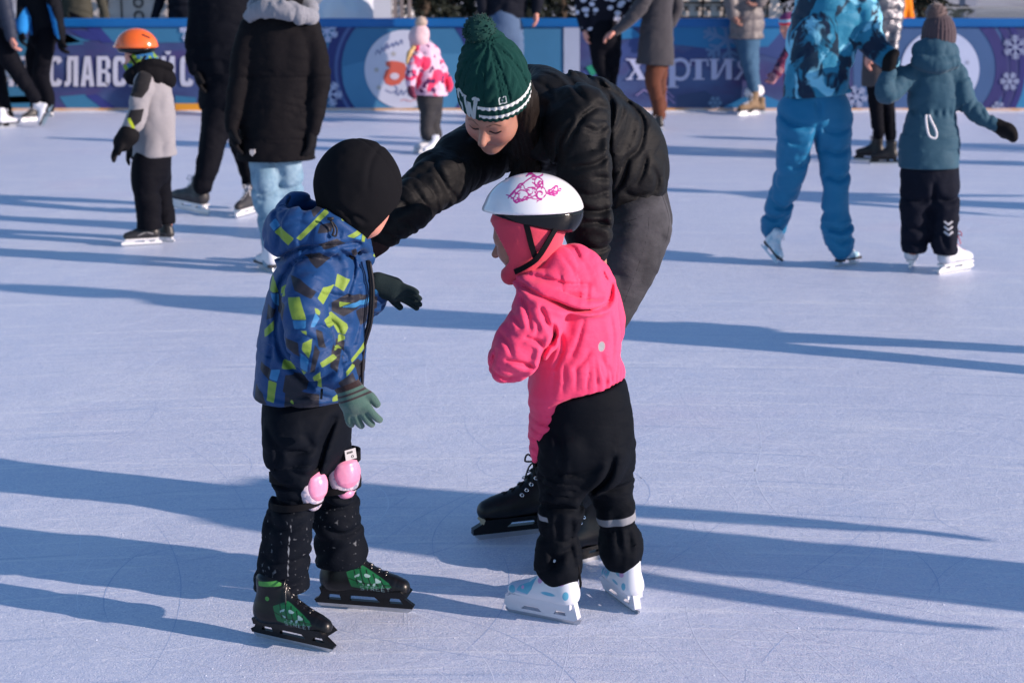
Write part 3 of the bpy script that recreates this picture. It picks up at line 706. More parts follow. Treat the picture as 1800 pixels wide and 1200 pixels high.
def make_girl():
    F = Fig('small child in pink jacket and white helmet, black trousers and white skates', 1010, 1080, .0038)
    Y0 = F.Y
    hf = frame((-.88, .30, -.30), (-.2, 0, 1)); H = .19; hc = F.J([(920, 416, 1)])[0]
    j = Sdf()
    j.chain(F.limb([(1000, 520, 66), (1003, 570, 85), (1008, 625, 84), (1014, 672, 84), (1020, 730, 88)]), f=.92, k=.03, fold=(.010, 7, 7))
    j.chain(F.limb([(950, 535, 44, -.09), (925, 575, 44, -.13), (905, 615, 45, -.15), (893, 638, 34, -.14)]), k=.014, fold=(.013, 17, 9, 3))
    j.chain(F.J([(955, 560, 40, -.12), (930, 600, 44, -.15), (915, 625, 38, -.16)]), k=.02, fold=(.010, 12, 10, 3))
    j.chain(F.limb([(1050, 530, 42, .10), (1060, 580, 38, .17), (1020, 640, 32, .2), (960, 640, 26, .17)]), k=.02)
    # hood
    j.chain(F.J([(930, 500, 24, -.06), (970, 505, 40, -.05), (1020, 500, 50, .0), (1040, 500, 38, .05)]), k=.02, fold=(.010, 13, 9, 5))
    j.chain(F.J([(985, 465, 34, -.02), (1015, 470, 40, .02), (1050, 510, 28, .02)]), k=.02, fold=(.009, 14, 9))
    j.chain(F.J([(912, 494, 9, -.05), (950, 512, 11, -.105), (1000, 532, 12, -.12), (1045, 540, 12, -.09), (1076, 530, 10, -.0)]), k=.008)
    j.plane(F.J([(1025, 696, 1, -.1)])[0], (.24, 0, -1), .006)
    j.chain(F.J([(972, 690, 46, .0), (962, 735, 35, .0), (950, 775, 23, .0), (940, 808, 10, -.02)]), f=1.5, k=.02, fold=(.01, 16, 9))
    j.post(creases([[1.9, (905, 497), (945, 515), (982, 530), (1020, 543), (1070, 541), (1080, 515)], [(915, 485), (960, 492), (995, 500), (1035, 505)], [.4, (990, 455), (1005, 475), (1017, 502)], [.5, (1035, 505), (1032, 530)], [(1060, 485), (1070, 507)], [(915, 515), (927, 540), (932, 565)],
        [1.3, (950, 530), (960, 555), (972, 577), (970, 592)], [(902, 545), (915, 560)], [2.0, (972, 560), (974, 580), (953, 608), (949, 631), (928, 655), (913, 666)], [1.3, (924, 577), (948, 586), (953, 600)], [1.2, (892, 614), (913, 618), (936, 628)], [.9, (985, 582), (988, 614), (975, 647)],
        [.7, (1026, 564), (1015, 603), (1004, 625)], [.7, (1037, 618), (1026, 634), (1011, 647)], [(872, 600), (864, 636)], [.7, (1058, 629), (1067, 657), (1066, 681)], [.8, (880, 575), (895, 590), (900, 605)], [.9, (870, 640), (890, 648), (905, 645)], [.6, (1075, 560), (1080, 600), (1078, 640)], [.6, (935, 545), (945, 560), (940, 575)]], Y0-.1, .0078, .0050))
    # gathered elastic at the back waist
    wz = P(1030, 668, Y0-.12)[2]
    def gather(X, D):
        m = np.exp(-((X[:, 2]-wz)/.034)**2)*np.clip((X[:, 0]-P(945, 600, Y0)[0])*20, 0, 1)
        return m*.0075*(np.sqrt(np.abs(np.sin(X[:, 0]*118+X[:, 1]*90+4*vn(X*22))))-.6)
    j.post(gather)
    bc_ = P(1058, 611, Y0-.1); F.obj('jacket', j, M['pink_jacket'], attrs=dict(bdg=lambda vs: .0115-np.hypot((np.asarray(vs)[:, 0]-bc_[0])*1.25, (np.asarray(vs)[:, 2]-bc_[2])*.85)))
    mb = None; 0 and ( mb.extrude([[(.0095*math.cos(a)*.75, .0135*math.sin(a)) for a in np.linspace(0, 2*math.pi, 25)[:-1]]], lambda x, z, y: 0))
    # trousers
    t = Sdf()
    n1 = G(985, 1088)[1]-Y0; n2 = G(1118, 1076)[1]-Y0+.03
    t.chain(F.limb([(1030, 705, 80), (1032, 755, 82), (1030, 790, 78)]), f=.95, k=.03, fold=(.008, 7, 6))
    t.chain(F.limb([(1005, 780, 64, -.03), (995, 830, 52, -.02), (988, 880, 41, n1), (984, 912, 39, n1), (984, 938, 30, n1), (983, 962, 38, n1), (983, 990, 42, n1), (984, 1008, 34, n1)]), k=.02, fold=(.010, 14, 12, 4))
    t.chain(F.limb([(1062, 780, 56, .04), (1072, 830, 44, .05), (1078, 872, 37, n2), (1082, 900, 38, n2), (1086, 922, 30, n2), (1091, 945, 37, n2), (1093, 966, 40, n2), (1095, 982, 30, n2)]), k=.02, fold=(.010, 14, 12, 4))
    bl = [(P(x, y, Y0)[0], P(x, y, Y0)[2]) for x, y in ((938, 722), (980, 705), (1050, 688), (1125, 672))]
    def upper(X, D):   # trousers end at a slanting line
        zl = np.interp(X[:, 0], [b[0] for b in bl], [b[1] for b in bl]); return -np.maximum(0, X[:, 2]-zl)*1.0
    t.post(creases([[2, (1075, 788), (1064, 825), (1030, 865), (1018, 884)], [1.4, (947, 876), (990, 874), (1018, 882)], [.9, (979, 888), (981, 927)], [1.1, (1058, 859), (1103, 854)], [(956, 990), (984, 956), (1001, 947)], [.8, (965, 945), (975, 975)], [.8, (1085, 930), (1090, 965)], [.8, (1105, 935), (1108, 965)], [.7, (960, 800), (1000, 815), (1050, 800)], [.7, (975, 740), (985, 780), (980, 820)], [.8, (960, 885), (958, 930)], [.8, (1005, 890), (1002, 930)], [.8, (1000, 940), (1010, 985)]], Y0, .010, .008))
    t.plane(F.J([(1025, 699, 1, -.1)])[0], (-.24, 0, 1), .006)
    xf = P(942, 760, Y0)[0]
    bz = F.J([(1085, 907, 1, n2)])[0]
    refl = lambda vs: np.minimum(.011-np.abs(np.asarray(vs)[:, 2]-bz[2]-(np.asarray(vs)[:, 0]-bz[0])*.18), .02-np.maximum(0, P(1045, 907, Y0+n2)[0]-np.asarray(vs)[:, 0]))
    refl1 = lambda vs: union(refl(vs), np.minimum(sd_poly(px_poly([(945, 916), (963, 917), (965, 927), (948, 926)], Y0+n1-.08), xz(vs)), .01))
    F.obj('trousers', t, M['black_trousers2'], attrs=dict(refl=refl1))
    # head, balaclava
    F.head(hc, H, hf); F.core.append(F.J([(935, 430, 30), (960, 490, 34), (990, 530, 50)]))
    at = face_attrs(hc, H, hf, True); at.pop('blush')
    F.body(M['skin'], attrs=at)
    b = Sdf()
    head_sdf(b, hc, H, hf, k=.03, full=False)
    b.post(lambda X, D: np.full(len(X), .007, F32))
    b.chain(F.J([(936, 395, 62), (930, 440, 46), (925, 470, 34), (960, 490, 42), (985, 470, 36)]), k=.03, fold=(.006, 14, 9))
    b.ell(F.J([(858, 434, 1, .0)])[0], (.060, .16, .062), frame((-1, 0, 0), (-.12, 0, 1)), .004, 's')
    b.ball(F.J([(897, 484, 17, -.02)])[0], k=.01)
    b.chain(F.J([(905, 470, 14, -.03), (925, 478, 22, -.03)]), k=.015)
    F.obj('balaclava', b, M['pink_fleece'])
    # helmet
    hc2 = F.J([(938, 374, 1)])[0]; hr = frame((-1, 0, .0), (-.03, 0, 1))
    h = Sdf(); c = np.array(hc2[:3])
    h.ell(c, (.098, .124, .098), hr, .004); h.chain([(*(c+np.array((-.098, 0, .0))), .02), (*(c+np.array((-.115, 0, .002))), .008)], f=3.2, k=.02)
    h.plane(c+np.array((0, 0, .008)), (.02, 0, -1), .006)
    orn = [[(893, 350), (903, 338), (915, 330), (925, 322), (938, 316), (950, 318), (955, 324), (945, 328), (936, 324)], [(905, 345), (915, 336), (928, 340), (925, 350), (914, 350), (912, 342)],
           [(928, 332), (940, 332), (944, 340), (936, 346), (928, 342)], [(940, 340), (946, 332), (956, 332), (960, 342), (952, 349), (943, 346), (946, 338), (953, 340)],
           [(957, 345), (968, 336), (978, 330), (972, 338), (964, 342), (974, 344), (982, 336)], [(890, 345), (898, 345), (905, 338), (912, 328), (922, 325)], [(908, 356), (918, 353), (930, 348), (940, 350), (950, 350)],
           [(925, 316), (933, 312), (945, 316), (955, 314)], [(903, 350), (908, 356), (914, 352), (909, 348)], [(950, 330), (948, 322), (955, 326), (952, 334)]]
    Ys = Y0-.085; rs = np.random.RandomState(8)
    for cx_, cy_, r_, s_ in ((900, 344, 7, 1), (915, 331, 6, -1), (930, 337, 8, 1), (946, 326, 6, -1), (951, 342, 9, 1), (966, 340, 6, -1), (978, 342, 5, 1), (925, 350, 6, 1), (940, 318, 5, 1), (908, 353, 5, -1), (985, 336, 4, -1)):
        a0 = rs.uniform(0, 6.28); orn.append([(cx_+r_*(1-k/9)*math.cos(a0+s_*k*.75), cy_+r_*(1-k/9)*math.sin(a0+s_*k*.75)) for k in range(9)]); orn.append([(cx_+r_*math.cos(a0), cy_+r_*math.sin(a0)), (cx_+r_*1.5*math.cos(a0+.6), cy_+r_*1.4*math.sin(a0+.6)), (cx_+r_*2.1*math.cos(a0+.5), cy_+r_*1.7*math.sin(a0+.5))])
    ornL = [[(P(x, y, Ys)[0], P(x, y, Ys)[2]) for x, y in L] for L in orn]
    F.obj('helmet', h, M['helmet_white'], attrs=dict(orn=lambda vs: union(*[sd_line(L, .0019, xz(vs)) for L in ornL]), blot=lambda vs: .012-np.hypot(xz(vs)[:, 0]-P(951, 340, Ys)[0], (xz(vs)[:, 1]-P(951, 340, Ys)[1]))), vox=.0032)
    s = Sdf(); s.ell(c+np.array((.005, 0, .004)), (.094, .118, .085), hr, .004); s.plane(c+np.array((0, 0, .010)), (0, 0, 1), .003)
    s.plane(c+np.array((.085, 0, -.043)), (-.24, 0, -1), .006)
    F.obj('helmet_rim', s, M['helmet_black'])
    sm = MB()
    out = lambda p: np.array(p)-np.array((c[0], c[1], p[2]))
    A = [F.J([(x, y, 1, dy)])[0][:3] for x, y, dy in ((921, 378, -.083), (928, 405, -.088), (934, 430, -.085), (941, 452, -.080))]
    B = [F.J([(x, y, 1, dy)])[0][:3] for x, y, dy in ((985, 388, -.070), (972, 410, -.080), (958, 434, -.085), (943, 455, -.083), (925, 468, -.075), (905, 478, -.055))]
    sm.strip(A, .014, out, .002); sm.strip(B, .013, out, .002); sm.build('chin_strap', M['strap'], F.root)
    # skates
    hz = G(1018, 1098); tz = G(894, 1074)
    o, W, L = skate(F, hz, tz, kind='girl', boot=M['girl_boot'], holder=M['girl_holder'], lace=M['white_lace'], cuff=.86, vox=.0026)
    mb = MB(); pts = [W(.16, .86, -.17), W(.3, .62, -.185), W(.24, .44, -.18), W(.1, .46, -.16), (W(.02, .6, -.1)), W(.03, .8, -.05)]
    pts = [W(.44, .72, -.13), W(.38, .52, -.165), W(.22, .42, -.17), W(.05, .46, -.12), W(.02, .62, -.05), W(.04, .82, -.03)]
    mb.tube(pts, .0035, 6); mb.build('elastic_strap', M['strap'], F.root, True)
    hz = G(1122, 1080); tz = (hz[0]-.075, hz[1]+.165, 0)
    skate(F, hz, tz, up=(-.05, 0, 1), kind='girl', boot=M['girl_boot'], holder=M['girl_holder'], lace=M['white_lace'], cuff=.86, vox=.0026)

def make_woman():
    F = Fig('woman in green bobble hat and black puffer jacket bending towards two children', 960, 960, .0046)
    Y0 = F.Y
    pf = (.075, .013)
    j = Sdf()
    j.chain(F.limb([(1105, 325, 72, .08), (1085, 285, 92, .05), (1045, 248, 98, .02), (1000, 222, 96, -.05), (955, 215, 84, -.12)]), f=1.05, k=.04, quilt=(.15, .007), fold=(.013, 9, 7))
    j.chain(F.limb([(1010, 205, 60, -.22), (1022, 270, 56, -.29), (1030, 340, 48, -.32), (1038, 410, 40, -.33), (1046, 470, 32, -.31)]), k=.015, quilt=(.13, .008), fold=(.014, 11, 8, 3))
    j.chain(F.limb([(915, 235, 64, .04), (855, 258, 56, -.02), (805, 290, 54, -.14), (760, 326, 50, -.27), (715, 370, 42, -.34), (675, 405, 34, -.39), (652, 428, 27, -.41)]), k=.03, quilt=(.11, .007), fold=(.013, 13, 9))
    # collar and hood behind the neck
    j.chain(F.J([(905, 150, 26, .08), (945, 138, 27, .02), (968, 165, 28, -.10), (965, 215, 26, -.19), (950, 260, 22, -.22)]), k=.02, fold=(.008, 14, 10))
    j.chain(F.J([(885, 185, 55, -.1), (880, 245, 44, -.2)]), k=.02, op='s') if 0 else None
    j.post(creases([[1.2, (927, 114), (961, 114), (991, 128), (1023, 165)], [(993, 128), (1049, 147), (1087, 171), (1129, 208), (1132, 240), (1121, 267), (1103, 275)], [1.8, (1060, 155), (1073, 176), (1073, 208), (1068, 235), (1071, 283), (1073, 347), (1073, 400)], [1.2, (1001, 195), (980, 229), (977, 267), (964, 291)], [1.2, (1039, 179), (1015, 195), (988, 245)],
        [(1068, 245), (1044, 264), (1007, 272)], [1.6, (1103, 283), (1092, 320), (1073, 349)], [1.3, (1071, 339), (1044, 346), (1012, 341)], [.8, (1065, 291), (1035, 287)], [(1137, 277), (1132, 301), (1120, 325)], [1.2, (1020, 363), (1049, 363), (1071, 379)], [1.1, (1071, 400), (1045, 408), (1015, 400)], [(708, 340), (722, 334), (744, 324)], [(716, 356), (732, 364), (748, 380)], [(690, 375), (712, 385), (722, 402)],
        [1.1, (864, 216), (845, 222), (825, 238)], [1.1, (770, 270), (785, 300), (805, 330)], [.8, (735, 300), (755, 330), (770, 352)], [.9, (1095, 190), (1085, 215), (1073, 232)], [.8, (1150, 300), (1160, 325), (1150, 350)], [.8, (1100, 340), (1120, 350), (1145, 345)], [.8, (1005, 310), (1030, 318), (1060, 310)], [.7, (940, 140), (960, 150), (975, 170)], [.8, (1020, 205), (1040, 215), (1062, 205)]], Y0-.1, .0085, .0065))
    j.plane(F.J([(1125, 378, 1, 0)])[0], (.52, 0, -.85), .02)
    F.obj('puffer_jacket', j, M['puffer_black'])
    # head
    H = .218; hf = frame((-.36, -.74, -.62), (0.10, -.2, 1)); hc = F.J([(870, 192, 1, -.31)])[0]; c = np.array(hc[:3])
    F.head(hc, H, hf); F.core.append([tuple(c-hf[1]*.03-hf[2]*.05)+(.05,), F.J([(920, 215, 45, -.15)])[0], F.J([(950, 215, 60, -.05)])[0]])
    hd = F.J([(655, 432, 1, -.41)])[0]
    F.body(M['skin'], vox=.0036, attrs=face_attrs(hc, H, hf, True), hands=[(hd, (-1, -.1, -.15), (0, -.3, -1), .16, -1, .3), (F.J([(1048, 478, 1, -.32)])[0], (-.5, -.45, -.6), (-.5, -.4, .4), .16, 1, .3)])
    L = lambda x, y, z: c+H*(x*hf[0]+y*hf[1]+z*hf[2])
    q = lambda x, y, z, r: tuple(L(x, y, z))+(H*r,)
    hr = Sdf()
    for i in range(16):
        a = (i/15)
        x0 = .30+.05*math.sin(i*2.1); y0 = -.24+.24*a
        p = [q(-x0*.9, y0, .22, .09), q(-x0-.03, y0, 0, .085)]
        e = F.J([(918+22*math.sin(i*1.7)*.8+10*a, 262+10*math.sin(i*3.1), 14, -.13-.07*a), (925+18*math.cos(i*2.3), 300+14*math.sin(i*1.3), 10, -.13-.07*a), (908+20*math.cos(i*1.9), 325+12*math.sin(i*2.7), 4, -.15-.07*a)])
        hr.chain(p+e, k=.008)
    hr.chain([q(.29, -.15, .1, .08), q(.31, -.1, -.1, .06)], k=.01)
    hr.post(lambda X, D: .004*(np.abs(np.sin(X[:, 0]*240+8*vn(X*9)))-.5))
    F.obj('hair', hr, M['dark_hair'], vox=.004)
    # knitted hat
    k = Sdf()
    k.chain([q(0, -.03, .20, .425), q(0, -.04, .40, .425), q(0.03, -.08, .58, .365), q(0.08, -.14, .75, .25), q(.11, -.18, .82, .16)], k=.01)
    k.plane(L(0, 0, .155), -hf[2], .01)
    def loc(X):
        r = (np.asarray(X)-c)/H; x = r@hf[0]; y = r@hf[1]+.05; z = r@hf[2]; return -np.arctan2(x, y), z, np.hypot(x, y)
    def knit(X, D):
        th, z, rr = loc(X)
        rib = .0030*(np.abs(np.sin(th*20))-.6)
        n = 9; ph = th*n; cab = np.abs(np.sin(ph/2)); u = np.abs(((th*n/(2*math.pi)) % 1)-.5)*2
        br = np.where(u < .55, .0045*np.abs(np.sin(z*19+np.sin(ph)*1.2)), .0015*np.sin(th*80))-.003*np.exp(-((u-.62)/.07)**2)
        return np.where(z < .42, rib, br)
    k.post(knit)
    def white(vs):
        th, z, rr = loc(vs); ribs = .018*np.abs(np.sin(th*20))
        d = np.maximum(.020+ribs*.6-np.abs(z-.375), .020+ribs*.6-np.abs(z-.25))
        return np.minimum(d, np.where((th > -1.02) & (th < -.07), -1, 1))*H
    def letters(vs):
        th, z, rr = loc(vs); u = th*.43-.03; X2 = np.stack([u, (z-.30)*.92+.30], 1)
        Wp = [(-.235, .46), (-.20, .17), (-.165, .40), (-.13, .17), (-.07, .47)]
        Sp = [(-.28, .43), (-.33, .46), (-.39, .42), (-.375, .34), (-.31, .29), (-.30, .21), (-.36, .17), (-.41, .20)]
        d = union(*[sd_line([a, b], .026, X2, 1) for a, b in zip(Wp[:-1], Wp[1:])]+[sd_line(Sp, .022, X2, 4)])
        sr = union(sd_line([(-.10, .475), (-.04, .475)], .02, X2, 1), sd_line([(-.265, .465), (-.215, .465)], .018, X2, 1))
        return np.maximum(d, sr)*H
    def label(vs):
        th, z, rr = loc(vs); X2 = np.stack([th*.43-.27, z-.47], 1); a = np.abs(X2).max(1)
        return np.maximum(np.minimum(.05-a, a-.032), .014-np.abs(X2[:, 0]+.005)-np.abs(X2[:, 1])*.6)*H
    F.obj('knitted_hat', k, M['green_knit'], vox=.0034, attrs=dict(white=white, letters=letters, label=label))
    pompom(F, L(.17, -.20, .98), .046, M['green_yarn'], 520)
    # jeans
    t = Sdf(); a1 = G(975, 930)[1]-Y0; a2 = G(1035, 982)[1]-Y0
    t.chain(F.limb([(1112, 340, 60, .10), (1118, 385, 64, .10)]), f=1.3, k=.03)
    t.chain(F.limb([(1120, 395, 62, .0), (1108, 450, 58, -.04), (1078, 520, 50, -.06), (1050, 590, 44, -.06), (1040, 700, 38, -.03), (1036, 800, 34, a2), (1032, 880, 32, a2)]), k=.02, fold=(.007, 12, 8, 2))
    t.chain(F.limb([(1095, 390, 56, .20), (1070, 480, 50, .16), (1035, 580, 42, .13), (1000, 700, 38, a1), (975, 800, 34, a1), (972, 850, 31, a1)]), k=.02, fold=(.006, 12, 8))
    sm = [[(P(x, y, Y0-.1)[0], P(x, y, Y0-.1)[2]) for x, y in L_] for L_ in ([(1143, 366), (1138, 410), (1122, 460), (1098, 520), (1080, 560)], [(1168, 345), (1176, 372), (1180, 395), (1172, 430)], [(1075, 398), (1120, 385), (1143, 372)])]
    F.obj('jeans', t, M['grey_jeans'], attrs=dict(seam=lambda vs: union(*[sd_line(L_, .0016, xz(vs)) for L_ in sm])))
    for hz, tz in ((G(1015, 928), G(836, 948)), (G(1070, 976), G(948, 1010))):
        skate(F, hz, tz, kind='hockey', boot=M['plain_boot'], holder=M['black_plastic'], lace=M['black_lace'], eyelets=M['eyelet'], cuff=.72)
    cf = Sdf(); cf.chain(F.J([(660, 420, 29, -.40), (645, 433, 26, -.41), (638, 440, 25, -.41)]), k=.01); F.obj('cuff', cf, M['brown_rib'])

def front_materials():
    m = cloth('boy_jacket', (.003, .042, .155), .6, .05, spec=.25); m.layer('blk', (.012, .014, .025)); m.layer('cyn', (.03, .17, .38)); m.layer('grn', (.19, .29, .045)); M['boy_jacket'] = m.m
    m = cloth('black_nylon', (.004, .0055, .009), .7, .0, spec=.15, wr=.4)
    M['black_trousers2'] = m.m; m.layer('refl', (.22, .23, .26))
    m = cloth('black_salted_nylon', (.004, .006, .011), .7, .0, spec=.15, wr=.4); m.layer('salt', (.22, .24, .27), .0006); M['black_trousers'] = m.m
    M['black_fleece'] = cloth('black_fleece', (.0085, .0088, .011), .95, .0, weave=500, wr=.1, spec=.1).m
    M['gloss_lace'] = Mat('gloss_lace', (.01, .01, .012), .25, spec=.6).m
    M['zip_black'] = Mat('zip_black', (.012, .012, .016), .5).m
    m = Mat('pale_pad', (.5, .42, .5), .6); m.vary(60, .7, (.12, .16, .28), lo=.5, hi=.55); M['pad_pale'] = m.m
    m = Mat('pink_pad', (.75, .25, .42), .3, spec=.5); m.vary(25, .3, (.6, .5, .6)); M['pad_pink'] = m.m
    M['strap'] = cloth('black_strap', (.008, .008, .01), .6, 0, wr=.05).m
    M['tag_white'] = Mat('tag_white', (.42, .42, .45), .8).m
    m = cloth('green_knit_glove', (.055, .115, .10), .95, .3, weave=420, wr=.15); m.layer('stripe', (.03, .02, .025)); m.layer('cuffc', (.022, .010, .012)); m.bump(m.noise(330, 3), .8, .002); M['boy_glove'] = m.m
    m = cloth('shaded_knit_glove', (.014, .026, .03), .95, .3, weave=420, wr=.15); m.bump(m.noise(330, 3), .8, .002); M['shaded_glove'] = m.m  # far glove of the same pair, its shade put into the knit colour
    M['pink_jacket'] = cloth('pink_softshell', (.82, .060, .165), .7, .1, wr=.55, vary=.1, dark=(.7, .03, .12)); M['pink_jacket'].layer('bdg', (.3, .3, .33)); M['pink_jacket'] = M['pink_jacket'].m
    M['badge'] = Mat('grey_badge', (.33, .33, .36), .5).m
    m = cloth('pink_fleece', (.62, .05, .095), .9, .3, weave=500, wr=.15); m.bump(m.noise(220, 3), .5, .0015); M['pink_fleece'] = m.m
    m = Mat('helmet_white', (.76, .77, .82), .12, spec=.5, coat=.4); m.layer('blot', (.75, .35, .6), .006); m.layer('orn', (.5, .04, .27), .0005); M['helmet_white'] = m.m
    M['helmet_black'] = Mat('helmet_black', (.005, .006, .008), .16, spec=.3).m
    m = Mat('girl_holder', (.6, .62, .7), .3, spec=.5); M['girl_holder'] = m.m
    m = cloth('puffer_black', (.0075, .008, .0095), .72, 0, spec=.12, wr=.5, weave=1200); m.b.inputs['Roughness'].default_value = .62; m.b.inputs['Specular IOR Level'].default_value = .13; M['puffer_black'] = m.m
    for nm in ('puffer_black',): pass
    m = Mat('dark_hair', (.009, .006, .005), .65, spec=.15); m.bump(m.noise(220, 3, .6, (1, 1, .08)), .8, .003); M['dark_hair'] = m.m
    m = cloth('green_knit', (.003, .036, .032), .95, .15, weave=350, wr=.1); m.bump(m.noise(300, 3), .7, .0018); m.layer('white', (.62, .64, .66), .0012); m.layer('letters', (.42, .47, .5), .0008); m.layer('label', (.42, .47, .5), .0006); M['green_knit'] = m.m
    M['green_yarn'] = Mat('green_yarn', (.003, .036, .032), .95, sheen=.05).m
    m = Mat('grey_denim', (.034, .035, .041), .85, spec=.15); m.vary(7, .5, (.10, .10, .115), lo=.42, hi=.62); m.bump(m.noise(700, 2, sc=(1, 1, .3)), .4, .001); m.bump(m.noise(18, 4, sc=(1, 1, 2.5)), .5, .008); m.layer('seam', (.006, .006, .008), .0008); M['grey_jeans'] = m.m
    M['brown_rib'] = cloth('brown_rib', (.035, .02, .02), .9, .2, wr=.1).m
# ------------------------------------------------------------------ people farther off
VB = .0085
def G2(x, y): return G(x, y)
def simple_legs(F, legs, mat, k=.03, fold=(.008, 12, 8), f=1, name='trousers', hips=None, attrs=None, vox=None, hem=None, creasesL=None):
    t = Sdf()
    if hips: t.chain(F.limb(hips), f=f, k=k)
    for i, L in enumerate(legs): t.chain(F.limb(L), k=k, fold=(fold[0], fold[1], fold[2], i*3))
    if creasesL: t.post(creases(creasesL, F.Y, .016, .013))
    if hem: t.plane((0, 0, hem), (0, 0, -1), .008)
    return F.obj(name, t, mat, attrs=attrs, vox=vox)
def gl(F, name, p, d, n, s, mat, **kw):
    return glove(F, name, F.J([p])[0], d, n, s, mat, **kw)
def orange_boy():
    F = Fig('child in orange helmet, grey and black jacket and black trousers, near the far boards', 262, 428, .0065)
    Y0 = F.Y
    hc = F.J([(243, 100, 1)])[0]; H = .19; hf = frame((-.93, -.1, -.28), (0, 0, 1)); F.head(hc, H, hf)
    j = Sdf()
    j.chain(F.limb([(266, 140, 30), (270, 180, 36), (272, 225, 37), (271, 285, 39)]), f=.9, k=.03, fold=(.009, 8, 7))
    j.chain(F.limb([(254, 140, 18, -.09), (246, 175, 18, -.14), (240, 205, 17, -.16), (226, 238, 14, -.2)]), k=.012, fold=(.008, 18, 10))
    j.chain(F.limb([(280, 140, 18, .1), (262, 190, 16, .17), (245, 225, 15, .17), (232, 242, 13, .15)]), k=.02)
    j.plane(P(270, 275, Y0), (.03, 0, -1), .01)
    bl = [[(246, 118), (268, 112), (262, 158), (252, 172), (228, 168), (236, 140)], [(232, 192), (256, 190), (252, 212), (240, 222), (228, 205)]]
    T = lambda L, dy=-.15: (lambda vs, L=[px_poly(p, Y0+dy) for p in L]: union(*[sd_poly(p, xz(vs)) for p in L]))
    F.obj('jacket', j, M['grey_jacket'], attrs=dict(blk=T(bl), lime=T([[(227, 206), (234, 205), (243, 222), (239, 226)]])))
    h = Sdf(); h.chain(F.J([(232, 135, 14, -.05), (262, 128, 24, -.04), (290, 136, 19, .0)]), k=.02, fold=(.007, 14, 9)); h.chain(F.J([(268, 122, 20, .05), (295, 142, 15, .03)]), k=.02)
    h.chain(F.J([(222, 133, 6, -.03), (240, 122, 8, -.07), (268, 110, 8, -.08), (298, 118, 8, -.02)]), k=.01)
    F.obj('hood', h, M['plain_black'])
    g = Sdf(); g.chain(F.J([(238, 112, 22), (248, 104, 23), (262, 110, 18)]), k=.02); 
    g.ell(F.J([(222, 100, 1)])[0], (.05, .09, .045), op='s', k=.01)
    F.obj('neck_gaiter', g, M['lime_fleece'])
    simple_legs(F, [[(258, 290, 26, -.04), (256, 330, 24, -.05), (262, 370, 22, -.05), (262, 403, 22, -.06)], [(276, 290, 25, .06), (282, 335, 20, .1), (290, 375, 18, .12), (291, 404, 19, .12)]], M['black_nylon_far'], hem=.095, hips=[(268, 278, 33), (268, 300, 30)])
    F.body(M['skin_ruddy'])
    c = np.array(F.J([(240, 84, 1)])[0][:3]); hr = frame((-1, 0, -.05), (-.05, 0, 1))
    h = Sdf(); h.ell(c, (.10, .122, .108), hr, .004); h.chain([(*(c+np.array((-.10, 0, .0))), .02), (*(c+np.array((-.125, 0, .002))), .008)], f=3.2, k=.02); h.plane(c, (0, 0, -1), .006)
    vt = [(P(x, y, Y0-.06)[0], P(x, y, Y0-.06)[2]) for x, y in ((250, 61), (262, 67))]
    F.obj('helmet', h, M['helmet_orange'], attrs=dict(vent=lambda vs: sd_line(vt, .005, xz(vs), 1)))
    s = Sdf(); s.ell(c, (.095, .11, .055), hr, .004); s.plane(c+np.array((0, 0, .002)), (0, 0, 1), .003); s.ell(c+np.array((-.05, 0, -.06)), (.07, .12, .035), op='s', k=.02)
    F.obj('helmet_rim', s, M['helmet_black'])
    sm = MB(); sm.strip([F.J([p])[0][:3] for p in ((228, 98, 1, -.085), (236, 110, 1, -.09), (246, 118, 1, -.09))], .014, (0, -1, 0)); sm.strip([F.J([p])[0][:3] for p in ((256, 98, 1, -.09), (250, 108, 1, -.1), (244, 118, 1, -.09))], .014, (0, -1, 0)); sm.build('chin_strap', M['strap'], F.root)
    gl(F, 'glove', (222, 246, 1, -.2), (-.75, -.1, -.65), (-.3, 0, -1), .16, M['black_glove'], cuff=F.J([(226, 238, 19, -.2), (216, 250, 17, -.2)]), curl=.5)
    gl(F, 'glove', (236, 256, 1, .13), (-.55, -.1, -.8), (-.3, 0, -1), .13, M['black_glove'], cuff=F.J([(240, 250, 15, .14), (234, 258, 14, .13)]), curl=.5)
    skate(F, G(283, 430), G(217, 434), kind='hockey', boot=M['black_boot'], holder=M['white_plastic'], lace=M['white_lace'], vox=.006, cuff=.66)
    skate(F, G(306, 426), G(266, 424), kind='hockey', boot=M['black_boot'], holder=M['white_plastic'], lace=M['white_lace'], vox=.006, cuff=.66)
